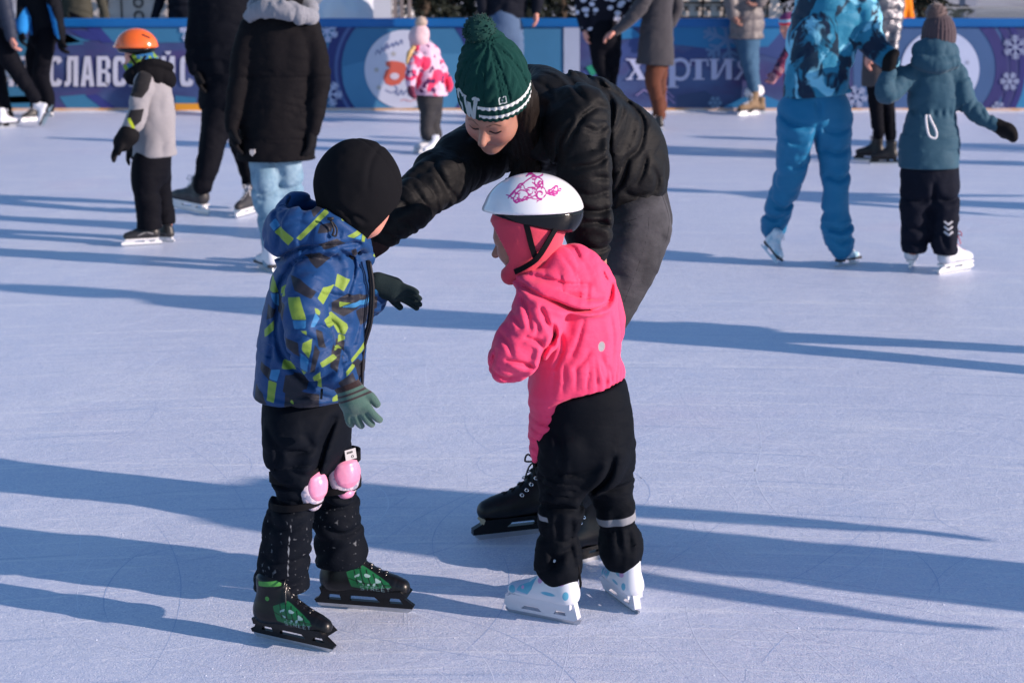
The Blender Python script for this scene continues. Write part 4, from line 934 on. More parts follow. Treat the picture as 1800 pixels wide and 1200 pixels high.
def parka_man():
    F = Fig('adult in long black parka and black trousers, half hidden behind a black coat', 395, 372, VB)
    j = Sdf()
    j.chain(F.limb([(395, -30, 42), (393, 30, 56), (393, 90, 58), (398, 150, 50), (402, 200, 50)]), f=.75, k=.03, quilt=(.13, .008), fold=(.012, 8, 6))
    j.chain(F.limb([(358, -20, 24, -.02), (348, 40, 20, -.03), (342, 90, 16, -.05), (345, 122, 13, -.07)]), k=.02, fold=(.009, 14, 8))
    j.chain(F.limb([(432, -20, 24, .02), (445, 50, 20, .03), (448, 110, 15, .03)]), k=.02)
    j.plane(P(400, 193, F.Y), (0, 0, -1), .01)
    F.obj('parka', j, M['black_parka'])
    simple_legs(F, [[(385, 200, 32, -.02), (375, 245, 25, -.1), (364, 295, 20, -.16), (356, 326, 17, -.18)], [(420, 200, 30, .04), (430, 260, 24, .1), (440, 310, 17, .1), (445, 338, 15, .1)]], M['black_nylon_far'])
    F.head(F.J([(395, -70, 1)])[0], .23, frame((0, 1, 0), (0, 0, 1)), False); F.body(M['skin'])
    h = Sdf(); h.chain(F.J([(395, -72, 32), (395, -85, 30)]), k=.01); F.obj('hat', h, M['black_fleece'])
    gl(F, 'glove', (346, 124, 1, -.07), (.15, -.1, -1), (1, .2, 0), .17, M['black_glove'])
    gl(F, 'glove', (448, 114, 1, .03), (.0, -.1, -1), (-1, .2, 0), .17, M['black_glove'])
    h = G(366, 378); t = G(296, 368); h = (h[0], h[1], .0); 
    skate(F, h, (t[0], t[1]-.05, .03), kind='hockey', boot=M['charcoal_boot'], holder=M['white_plastic'], lace=M['white_lace'], vox=.008)
    skate(F, G(452, 374), (G(424, 376)[0], G(424, 382)[1]-.05, 0), kind='hockey', boot=M['charcoal_boot'], holder=M['white_plastic'], lace=M['white_lace'], vox=.008)
def coat_woman():
    F = Fig('person in knee-length black coat with light grey scarf and pale jeans, seen from behind', 484, 476, .0075)
    Y0 = F.Y
    j = Sdf()
    j.chain(F.limb([(492, 48, 56), (492, 90, 62), (490, 140, 57), (486, 190, 60), (486, 240, 66), (484, 300, 72)]), f=.62, k=.03, fold=(.008, 7, 6))
    j.chain(F.limb([(444, 50, 24, -.0), (430, 95, 24, -.02), (420, 150, 20, -.03), (411, 205, 16, -.05), (407, 225, 13, -.06)]), k=.015, fold=(.008, 13, 8))
    j.chain(F.limb([(540, 50, 24, .0), (556, 95, 22, .0), (560, 150, 20, .0), (556, 200, 16, -.03), (550, 230, 13, -.04)]), k=.015, fold=(.008, 13, 8, 3))
    j.plane(P(484, 281, Y0), (0.01, 0, -1), .008)
    wz = P(484, 140, Y0-.2)[2]; hz = P(484, 250, Y0-.2)[2]
    j.post(lambda X, D: -.006*(np.exp(-((X[:, 2]-wz)/.008)**2)+np.exp(-((X[:, 2]-hz)/.005)**2)))
    F.obj('coat', j, M['black_coat'])
    mb = MB(); c = P(444, 268, Y0-.205); mb.extrude([[(-.012, .014), (.012, .014), (.012, -.004), (0, -.018), (-.012, -.004)]], lambda x, z, y: (c[0]+x, c[1]+y, c[2]+z), -.02, .02); mb.build('badge', M['badge'], F.root)
    s = Sdf(); s.chain(F.J([(440, 28, 13, -.06), (460, 16, 17, -.11), (495, 18, 18, -.14), (530, 26, 17, -.11), (550, 30, 13, -.05)]), k=.01, fold=(.010, 16, 16)); s.chain(F.J([(450, 12, 16, .05), (495, 6, 18, .1), (545, 14, 16, .05)]), k=.01)
    F.obj('scarf', s, M['grey_scarf'])
    F.head(F.J([(497, -28, 1)])[0], .22, frame((0, 1, -.1), (0, 0, 1)), False)
    simple_legs(F, [[(463, 280, 27, .0), (468, 330, 25, .0), (474, 385, 22, -.02), (478, 440, 18, -.02), (476, 456, 17, -.02)], [(505, 280, 26, .02), (508, 330, 24, .06), (512, 400, 19, .1), (512, 445, 16, .1)]], M['pale_jeans'], fold=(.009, 12, 8), creasesL=[[(445, 330), (465, 338), (488, 330)], [.8, (450, 345), (470, 350), (490, 345)], [(490, 325), (508, 332), (528, 326)], [.8, (452, 375), (474, 382), (494, 376)]])
    F.body(M['skin'], hands=())
    h = Sdf(); h.chain(F.J([(497, -38, 43), (496, -10, 40), (496, 0, 36)]), k=.02, fold=(.006, 10, 8)); F.obj('hat', h, M['black_fleece'])
    gl(F, 'glove', (408, 226, 1, -.06), (.15, -.1, -1), (1, .2, 0), .16, M['black_glove'])
    gl(F, 'glove', (549, 232, 1, -.04), (-.1, -.1, -1), (-1, .2, 0), .16, M['black_glove'])
    skate(F, G(484, 482), G(452, 470), kind='figure', boot=M['white_boot'], lace=M['white_lace'], vox=.007)
    skate(F, G(520, 466), G(500, 455), kind='figure', boot=M['white_boot'], lace=M['white_lace'], vox=.007)
def left_pair():
    F = Fig('person in navy padded jacket with bare hand, at the left edge of the picture', 20, 222, VB)
    j = Sdf(); j.chain(F.limb([(-30, -60, 30), (-28, -10, 36), (-22, 60, 34)]), f=.8, k=.03, quilt=(.1, .01)); j.chain(F.limb([(-4, -50, 15, -.14), (6, 0, 14, -.16), (15, 40, 12, -.16), (20, 66, 10, -.17)]), k=.02, quilt=(.09, .008))
    j.chain(F.limb([(-50, -50, 15, .14), (-58, 0, 14, .16), (-60, 50, 12, .1)]), k=.02)
    F.obj('padded_jacket', j, M['navy_puffer'])
    simple_legs(F, [[(-8, 70, 22, -.06), (18, 105, 18, -.08), (40, 140, 14, -.08), (62, 172, 11, -.08)], [(-22, 75, 24, .08), (-10, 130, 20, .08), (0, 175, 17, .05), (10, 212, 15, .02)]], M['black_nylon_far'], hips=[(-20, 55, 30), (-18, 75, 29)])
    F.head(F.J([(-30, -95, 1)])[0], .22, frame((1, 0, -.1), (0, 0, 1)), False)
    F.body(M['skin_ruddy'], hands=[(F.J([(20, 66, 1, -.17)])[0], (.25, -.1, -1), (.6, .2, .2), .17, 1, .7)], vox=.007)
    h = Sdf(); h.chain(F.J([(-30, -104, 22), (-30, -112, 20)]), k=.01); F.obj('hat', h, M['black_fleece'])
    b = np.array(P(60, 178, F.Y-.08)); hh = np.array(P(67, 161, F.Y-.12)); 
    skate(F, P(66, 226, F.Y-.08) if 0 else P(93, 186, F.Y-.05), P(76, 224, F.Y-.08), up=(-1, 0, .45), kind='figure', boot=M['white_boot'], lace=M['white_lace'], vox=.008)
    skate(F, G(-4, 226), G(32, 222), kind='figure', boot=M['white_boot'], lace=M['white_lace'], vox=.008)
    F = Fig('person leaning forward in black and bright blue jacket, second from the left edge', 60, 207, VB)
    j = Sdf(); j.chain(F.limb([(58, -50, 26), (66, -15, 30), (75, 20, 30), (80, 55, 26)]), f=1, k=.03, fold=(.012, 8, 7))
    j.chain(F.limb([(84, -30, 14, -.16), (96, 10, 13, -.2), (103, 45, 11, -.2), (105, 68, 9, -.2)]), k=.015, fold=(.01, 12, 9))
    j.chain(F.limb([(44, -20, 14, .1), (42, 20, 13, -.1), (38, 52, 11, -.18)]), k=.02)
    T = lambda L, dy=-.18: (lambda vs, L=[px_poly(p, F.Y+dy) for p in L]: union(*[sd_poly(p, xz(vs)) for p in L]))
    F.obj('jacket', j, M['black_blue_jacket'], attrs=dict(blu=T([[(82, 5), (92, 10), (104, 40), (108, 70), (98, 60), (88, 30)], [(28, 40), (44, 12), (52, 30), (54, 62), (40, 70)]])))
    simple_legs(F, [[(82, 58, 20, -.06), (78, 95, 16, -.1), (72, 130, 15, -.06), (84, 165, 11, -.02), (87, 190, 9, 0)], [(72, 60, 20, .08), (62, 100, 17, .1), (62, 145, 13, .08), (64, 180, 11, .05), (62, 192, 10, .05)]], M['black_nylon_far'], hips=[(78, 50, 24), (76, 68, 23)])
    F.head(F.J([(52, -85, 1)])[0], .22, frame((-1, 0, -.3), (0, 0, 1)), False)
    F.body(M['skin'])
    h = Sdf(); h.chain(F.J([(52, -94, 20), (54, -100, 19)]), k=.01); F.obj('hat', h, M['black_fleece'])
    gl(F, 'glove', (105, 68, 1, -.2), (.15, -.1, -1), (.5, .3, 0), .19, M['black_glove'], curl=.7)
    gl(F, 'glove', (38, 54, 1, -.18), (-.15, -.1, -1), (.5, .3, 0), .17, M['black_glove'], curl=.7)
    skate(F, G(66, 211), G(38, 213), kind='hockey', boot=M['black_boot'], holder=M['white_plastic'], lace=M['white_lace'], vox=.008)
    skate(F, G(93, 205), G(74, 203), kind='hockey', boot=M['black_boot'], holder=M['white_plastic'], lace=M['white_lace'], vox=.008)
    F = Fig('person at the far left edge of whom only a raised leg and white skate show', -45, 206, VB)
    j = Sdf(); j.chain(F.limb([(-75, -50, 30), (-72, 0, 33), (-66, 60, 32)]), f=.8, k=.03, fold=(.01, 8, 6)); j.chain(F.limb([(-96, -45, 13, -.05), (-104, 0, 12, -.1), (-102, 55, 10, -.12)]), k=.02); j.chain(F.limb([(-50, -45, 13, .05), (-44, 0, 12, .1), (-46, 50, 10, .1)]), k=.02)
    F.obj('jacket', j, M['black_parka'])
    simple_legs(F, [[(-62, 70, 24, .05), (-45, 110, 19, 0), (-18, 128, 15, 0), (0, 132, 12, 0)], [(-74, 70, 24, 0), (-72, 130, 19, 0), (-68, 190, 13, 0)]], M['black_nylon_far'])
    F.head(F.J([(-74, -90, 1)])[0], .22, frame((-1, 0, 0), (0, 0, 1)), False); F.body(M['skin'], hands=[(F.J([(-102, 56, 1, -.12)])[0], (0, 0, -1), (1, 0, 0), .17), (F.J([(-46, 51, 1, .1)])[0], (0, 0, -1), (1, 0, 0), .17)])
    skate(F, P(25, 136, F.Y), P(2, 151, F.Y-.1), up=(-.3, 0, 1), kind='figure', boot=M['white_boot'], lace=M['white_lace'], vox=.008)
    skate(F, G(-60, 206), G(-90, 208), kind='figure', boot=M['white_boot'], lace=M['white_lace'], vox=.008)
def flower_girl():
    F = Fig('small child in pink and white flowered jacket and pale pink bobble hat', 752, 269, .0075)
    Y0 = F.Y
    j = Sdf(); j.chain(F.limb([(747, 92, 15), (750, 115, 24), (754, 140, 27), (757, 175, 31)]), f=.9, k=.02, fold=(.012, 9, 9))
    j.chain(F.limb([(733, 102, 11, -.08), (726, 120, 12, -.12), (722, 138, 11, -.14), (722, 150, 9, -.14)]), k=.012, fold=(.01, 14, 9)); j.chain(F.limb([(763, 100, 11, .06), (775, 118, 10, .08), (783, 132, 8, .06), (786, 138, 7, .06)]), k=.012, fold=(.01, 14, 9))
    j.chain(F.J([(735, 85, 8, -.03), (752, 86, 12, -.0), (765, 92, 9, .03)]), k=.02); j.plane(P(755, 167, Y0), (-.06, 0, -1), .01)
    F.obj('flowered_jacket', j, M['flower_jacket'])
    simple_legs(F, [[(750, 175, 17, -.03), (752, 200, 14, -.05), (749, 220, 12, -.05), (751, 237, 12, -.05)], [(762, 175, 17, .04), (764, 200, 14, .05), (763, 220, 12, .04), (765, 236, 12, .04)]], M['grey_nylon'], hips=[(756, 165, 22), (756, 178, 22)])
    hc = F.J([(736, 72, 1)])[0]; F.head(hc, .18, frame((-.8, .5, -.2), (0, 0, 1))); F.body(M['skin'])
    h = Sdf(); h.chain(F.J([(736, 66, 18.5), (738, 60, 17), (741, 54, 10)]), k=.01, fold=(.004, 20, 9)); h.chain(F.J([(728, 80, 8, .02), (740, 83, 10, .03), (746, 80, 9, 0)]), k=.02); F.obj('knitted_hat', h, M['pale_pink_knit'])
    pompom(F, F.J([(740, 40, 1)])[0], .058, M['beige_fur'], 220)
    b = Sdf(); b.chain(F.J([(727, 84, 4, -.08), (721, 92, 4.5, -.1), (717, 103, 4, -.12), (716, 112, 3, -.13)]), k=.01, fold=(.006, 30, 20)); F.obj('hair', b, M['blond_hair'])
    gl(F, 'glove', (722, 151, 1, -.14), (.1, -.1, -1), (1, 0, 0), .11, M['dark_red_knit'], mitten=True); gl(F, 'glove', (787, 139, 1, .06), (.3, -.1, -1), (-1, 0, 0), .11, M['red_knit'], mitten=True)
    skate(F, G(756, 267), G(727, 269), kind='hockey', boot=M['white_boot'], lace=M['white_lace'], vox=.008, cuff=.85)
    skate(F, G(773, 270), G(744, 273), kind='hockey', boot=M['white_boot'], lace=M['white_lace'], vox=.008, cuff=.85)
def navy_person():
    F = Fig('person in dark navy jacket and blue jeans standing behind the green bobble hat', 890, 207, VB)
    j = Sdf(); j.chain(F.limb([(890, -90, 34), (892, -40, 38), (890, 10, 36), (885, 42, 33)]), f=.75, k=.03, fold=(.012, 8, 7))
    j.chain(F.limb([(922, -85, 14, .02), (938, -40, 13, .0), (945, 0, 11, -.05), (942, 18, 9, -.05)]), k=.02); j.chain(F.limb([(858, -85, 14, .02), (848, -40, 13, .0), (848, 5, 11, -.05), (850, 22, 9, -.05)]), k=.02); j.plane(P(888, 34, F.Y), (.1, 0, -1), .01)
    F.obj('jacket', j, M['navy_jacket'])
    simple_legs(F, [[(878, 50, 22, -.03), (872, 90, 19, -.05), (870, 150, 14, 0), (870, 185, 12, 0)], [(898, 50, 22, .03), (903, 100, 18, 0), (906, 150, 14, 0), (908, 185, 12, 0)]], M['blue_jeans'], hips=[(885, 35, 30), (887, 55, 28)])
    F.head(F.J([(890, -125, 1)])[0], .22, frame((0, 1, 0), (0, 0, 1)), False); F.body(M['skin_ruddy'], hands=[(F.J([(942, 20, 1, -.05)])[0], (.1, 0, -1), (-1, 0, 0), .17, 1, .5), (F.J([(850, 24, 1, -.05)])[0], (.1, 0, -1), (1, 0, 0), .17, 1, .5)])
    for x in (866, 904): skate(F, G(x, 206), G(x+8, 210), kind='hockey', boot=M['black_boot'], lace=M['white_lace'], vox=.008)
def spotted_pair():
    F = Fig('person in black jacket with white spots and black leggings, holding a hand', 1068, 226, VB)
    j = Sdf(); j.chain(F.limb([(1062, -70, 26), (1062, -30, 32), (1062, 10, 33), (1062, 62, 32)]), f=.75, k=.03, fold=(.012, 8, 8))
    j.chain(F.limb([(1090, -60, 13, 0), (1100, -20, 12, .0), (1095, 20, 11, -.05), (1078, 50, 9, -.05)]), k=.015); j.chain(F.limb([(1034, -60, 13, 0), (1024, -20, 12, .0), (1022, 20, 11, -.0), (1028, 50, 9, -.05)]), k=.015); j.plane(P(1062, 56, F.Y), (0, 0, -1), .01)
    F.obj('spotted_jacket', j, M['spotted'])
    simple_legs(F, [[(1050, 65, 18, -.03), (1054, 110, 14, -.02), (1066, 150, 10, -.04), (1072, 200, 8, -.04)], [(1074, 65, 19, .03), (1076, 110, 15, .05), (1072, 150, 11, .1), (1064, 198, 9, .12)]], M['black_nylon_far'], hips=[(1062, 52, 29), (1062, 66, 28)])
    F.head(F.J([(1062, -105, 1)])[0], .22, frame((.3, -1, 0), (0, 0, 1)), False); F.body(M['skin_ruddy'], hands=[(F.J([(1078, 52, 1, -.05)])[0], (-.2, -.1, -1), (-1, 0, 0), .16, 1, .6), (F.J([(1028, 52, 1, -.05)])[0], (.1, 0, -1), (1, 0, 0), .16, 1, .5)])
    skate(F, G(1070, 224), G(1084, 229), kind='figure', boot=M['white_boot'], lace=M['white_lace'], vox=.008); skate(F, G(1058, 219), G(1072, 224), kind='figure', boot=M['white_boot'], lace=M['white_lace'], vox=.008)
    F = Fig('person in dark grey knee-length coat and rust brown trousers skating on one leg', 1152, 228, VB)
    j = Sdf(); j.chain(F.limb([(1156, -60, 24), (1157, -20, 29), (1156, 20, 27), (1153, 70, 31), (1151, 125, 35)]), f=.75, k=.03, fold=(.009, 8, 7))
    j.chain(F.limb([(1140, -22, 15, -.1), (1125, 12, 14, -.14), (1103, 38, 11, -.14), (1082, 55, 8, -.12)]), k=.015, fold=(.008, 14, 8)); j.chain(F.limb([(1180, -30, 14, .05), (1190, 10, 12, .2), (1180, 40, 10, .2)]), k=.015); j.plane(P(1152, 114, F.Y), (-.05, 0, -1), .01)
    F.obj('coat', j, M['charcoal_coat'])
    simple_legs(F, [[(1152, 118, 17, -.02), (1148, 145, 14, -.06), (1155, 175, 12, -.04), (1159, 203, 12, -.02)], [(1158, 118, 17, .08), (1160, 145, 12, .2), (1160, 170, 11, .35), (1163, 190, 10, .42)]], M['rust_trousers'])
    F.head(F.J([(1156, -95, 1)])[0], .22, frame((-1, .2, 0), (0, 0, 1)), False); F.body(M['skin_ruddy'], hands=[(F.J([(1081, 56, 1, -.12)])[0], (-1, 0, -.5), (0, 0, -1), .16, 1, .6)])
    skate(F, G(1166, 231), G(1136, 229), kind='hockey', boot=M['black_boot'], holder=M['grey_plastic'], lace=M['white_lace'], vox=.008)
    skate(F, P(1172, 204, F.Y+.4), P(1146, 212, F.Y+.4), kind='hockey', boot=M['black_boot'], holder=M['grey_plastic'], lace=M['white_lace'], vox=.008)
def puffer_jeans():
    F = Fig('person in long taupe quilted jacket, tight blue jeans and fawn skates close to the boards', 1322, 200, VB)
    j = Sdf(); j.chain(F.limb([(1312, -70, 28), (1313, -30, 32), (1312, 15, 29), (1312, 75, 32)]), f=.8, k=.02, quilt=(.12, .016), fold=(.012, 9, 9))
    j.chain(F.limb([(1338, -60, 13, -.04), (1345, -20, 12, -.1), (1336, 5, 10, -.15)]), k=.015, quilt=(.1, .01)); j.chain(F.limb([(1290, -55, 14, -.04), (1284, -10, 14, -.06), (1288, 25, 11, -.1)]), k=.015, quilt=(.1, .01)); j.plane(P(1312, 68, F.Y), (0, 0, -1), .012)
    F.obj('quilted_jacket', j, M['taupe_puffer'])
    simple_legs(F, [[(1312, 70, 17, -.03), (1314, 100, 16, -.04), (1320, 130, 12, -.04), (1325, 160, 9.5, -.02)], [(1318, 70, 17, .05), (1320, 100, 15, .06), (1324, 130, 11, .08), (1330, 158, 9, .08)]], M['blue_jeans2'], hips=[(1313, 64, 22), (1314, 76, 21)])
    F.head(F.J([(1312, -105, 1)])[0], .22, frame((-1, .2, 0), (0, 0, 1)), False); F.body(M['skin'], hands=[(F.J([(1336, 6, 1, -.15)])[0], (-1, 0, -.2), (0, 0, 1), .16, 1, .6), (F.J([(1288, 27, 1, -.1)])[0], (.5, 0, -1), (1, 0, 0), .16, 1, .6)])
    skate(F, G(1334, 200), G(1296, 203), kind='figure', boot=M['fawn_boot'], lace=M['white_lace'], vox=.008, holder=M['dark_sole']); skate(F, G(1346, 199), G(1312, 200), kind='figure', boot=M['fawn_boot'], lace=M['white_lace'], vox=.008)
    s = Sdf(); s.chain(F.J([(1318, 163, 10, -.0), (1326, 161, 11, 0), (1334, 160, 10, .06)]), k=.01, fold=(.01, 20, 20)); F.obj('leg_warmer', s, M['white_wool'])
def blue_woman():
    F = Fig('adult in mottled turquoise and black ski jacket and bright blue trousers, seen from behind', 1425, 467, .0065)
    Y0 = F.Y
    j = Sdf(); j.chain(F.limb([(1462, -30, 44), (1458, 15, 54), (1450, 65, 58), (1438, 115, 58), (1434, 185, 63)]), f=.7, k=.03, fold=(.011, 8, 7))
    j.chain(F.limb([(1498, -20, 27, 0), (1520, 22, 27, .0), (1526, 62, 25, .0), (1545, 92, 22, -.02), (1562, 108, 19, -.03)]), k=.015, fold=(.012, 13, 8)); j.chain(F.limb([(1424, -10, 24, .0), (1414, 30, 22, .05), (1402, 75, 22, .08), (1404, 105, 17, .15)]), k=.015, fold=(.012, 13, 8)); j.plane(P(1434, 168, Y0), (.08, 0, -1), .01)
    F.obj('ski_jacket', j, M['camo_jacket'])
    simple_legs(F, [[(1402, 195, 35, .0), (1398, 245, 33, -.02), (1390, 305, 26, .04), (1370, 355, 24, .14), (1364, 385, 24, .2), (1361, 402, 22, .21)], [(1462, 195, 34, .02), (1466, 250, 31, .0), (1468, 320, 24, -.02), (1469, 375, 23, -.02), (1472, 405, 26, -.02), (1479, 436, 21, -.02)]], M['blue_ski_trousers'], hips=[(1434, 172, 50), (1432, 195, 54)], f=.72, fold=(.011, 9, 7), creasesL=[[1.2, (1432, 215), (1428, 250), (1425, 270)], [(1370, 200), (1390, 215), (1425, 222)], [.8, (1440, 222), (1465, 230), (1492, 222)], [(1380, 285), (1400, 292), (1415, 285)], [1.2, (1365, 365), (1385, 372), (1400, 360)], [1.2, (1350, 385), (1368, 392), (1384, 385)], [(1450, 305), (1472, 312), (1492, 302)], [1.3, (1450, 395), (1472, 402), (1494, 392)], [1.2, (1455, 412), (1475, 420), (1495, 410)], [.8, (1430, 175), (1434, 200)], [.8, (1380, 240), (1395, 250), (1415, 245)], [.8, (1448, 260), (1470, 266), (1490, 258)]])
    F.head(F.J([(1455, -70, 1)])[0], .22, frame((0, 1, 0), (0, 0, 1)), False); F.body(M['skin'])
    h = Sdf(); h.chain(F.J([(1455, -78, 38), (1455, -90, 36)]), k=.01); F.obj('hat', h, M['black_fleece'])
    gl(F, 'glove', (1560, 110, 1, -.03), (.5, 0, -1), (-.8, 0, -.5), .17, M['black_glove'], curl=.6)
    gl(F, 'glove', (1406, 108, 1, .15), (.3, .2, -1), (.8, 0, -.2), .17, M['black_glove'], curl=.5)
    a = np.array(P(1360, 462, Y0+.12)); 
    skate(F, P(1338, 432, Y0+.18), P(1366, 466, Y0+.0), up=(.42, .25, 1), kind='figure', boot=M['paleblue_boot'], lace=M['white_lace'], vox=.007, cuff=.62)
    skate(F, G(1468, 470), G(1510, 462), kind='figure', boot=M['paleblue_boot'], lace=M['white_lace'], vox=.007, cuff=.62)
def teal_child():
    F = Fig('child in teal hooded coat and brown bobble hat with arms out, holding an adult hand', 1640, 478, .0062)
    Y0 = F.Y
    j = Sdf(); j.chain(F.limb([(1644, 122, 36), (1642, 160, 45), (1638, 205, 46), (1634, 250, 52), (1632, 310, 57)]), f=.72, k=.03, fold=(.009, 8, 7))
    j.chain(F.limb([(1612, 128, 20, 0), (1582, 145, 23, -.02), (1562, 162, 22, -.06), (1556, 145, 17, -.08), (1562, 128, 13, -.08)]), k=.015, fold=(.010, 15, 9)); j.chain(F.limb([(1676, 128, 22, 0), (1690, 155, 21, -.02), (1704, 188, 18, -.04), (1728, 207, 15, -.06), (1750, 219, 12, -.08)]), k=.015, fold=(.010, 15, 9))
    j.chain(F.J([(1622, 90, 19, -.03), (1645, 88, 26, -.04), (1668, 92, 18, -.03)]), k=.015, fold=(.008, 12, 9)); j.chain(F.J([(1614, 108, 14, -.06), (1645, 114, 16, -.09), (1676, 108, 14, -.06)]), k=.015, fold=(.006, 14, 10)); j.plane(P(1634, 294, Y0), (0.01, 0, -1), .008)
    wz = P(1638, 200, Y0-.12)[2]; j.post(lambda X, D: .005*np.exp(-((X[:, 2]-wz)/.02)**2)*(np.sin(X[:, 0]*150+5*vn(X*20))-1.2))
    F.obj('hooded_coat', j, M['teal_coat'])
    mb = MB(); a = F.J([(1636, 202, 1, -.155)])[0]; mb.tube([F.J([p])[0][:3] for p in ((1628, 202, 1, -.15), (1628, 215, 1, -.158), (1633, 238, 1, -.16), (1644, 243, 1, -.16), (1646, 232, 1, -.16), (1637, 212, 1, -.158), (1633, 202, 1, -.15))], .006, 6); mb.build('cord', M['white_lace'], F.root, True)
    tr = simple_legs(F, [[(1612, 300, 29, .0), (1609, 350, 27, 0), (1607, 400, 24, 0), (1606, 434, 22, 0)], [(1658, 300, 28, .0), (1661, 350, 26, -.02), (1661, 400, 23, -.04), (1662, 442, 22, -.05)]], M['navy_trousers'], hem=.105, creasesL=[[1.2, (1634, 320), (1636, 350)], [(1590, 345), (1610, 352), (1628, 345)], [(1640, 342), (1660, 350), (1682, 342)], [.8, (1590, 395), (1608, 400), (1625, 393)], [.8, (1592, 420), (1608, 424), (1622, 418)], [.8, (1648, 400), (1655, 430)]], hips=[(1635, 290, 42), (1635, 315, 43)], f=.8, fold=(.009, 10, 8),
        attrs=dict(chev=lambda vs: union(*[sd_line([(P(1664, 392+i*9, Y0-.14)[0], P(1664, 392+i*9, Y0-.14)[2]), (P(1670, 397+i*9, Y0-.14)[0], P(1670, 397+i*9, Y0-.14)[2]), (P(1677, 392+i*9, Y0-.14)[0], P(1677, 392+i*9, Y0-.14)[2])], .006, xz(vs), 1) for i in range(3)])))
    hc = F.J([(1648, 75, 1)])[0]; F.head(hc, .19, frame((0, 1, -.1), (0, 0, 1)), False); F.body(M['skin'])
    h = Sdf(); h.chain(F.J([(1650, 66, 30), (1650, 52, 28), (1648, 38, 18)]), k=.01); c = np.array(F.J([(1650, 60, 1)])[0][:3]); h.post(lambda X, D: .003*np.sin(np.arctan2(X[:, 1]-c[1], X[:, 0]-c[0])*26)); F.obj('knitted_hat', h, M['brown_knit'])
    pompom(F, F.J([(1645, 24, 1)])[0], .062, M['brown_fur'], 420)
    gl(F, 'mitten', (1752, 220, 1, -.08), (.9, -.1, -.42), (0, -.3, -1), .13, M['black_glove'], mitten=True); gl(F, 'mitten', (1562, 126, 1, -.08), (.1, .2, 1), (.8, .1, 0), .12, M['black_glove'], mitten=True)
    skate(F, P(1599, 474, Y0), (P(1599, 474, Y0)[0]+.07, Y0+.21, 0), kind='hockey', boot=M['white_boot'], lace=M['red_lace'], vox=.0065, cuff=.8)
    skate(F, G(1650, 483), G(1706, 473), kind='hockey', boot=M['white_boot'], lace=M['red_lace'], vox=.0065, cuff=.8)
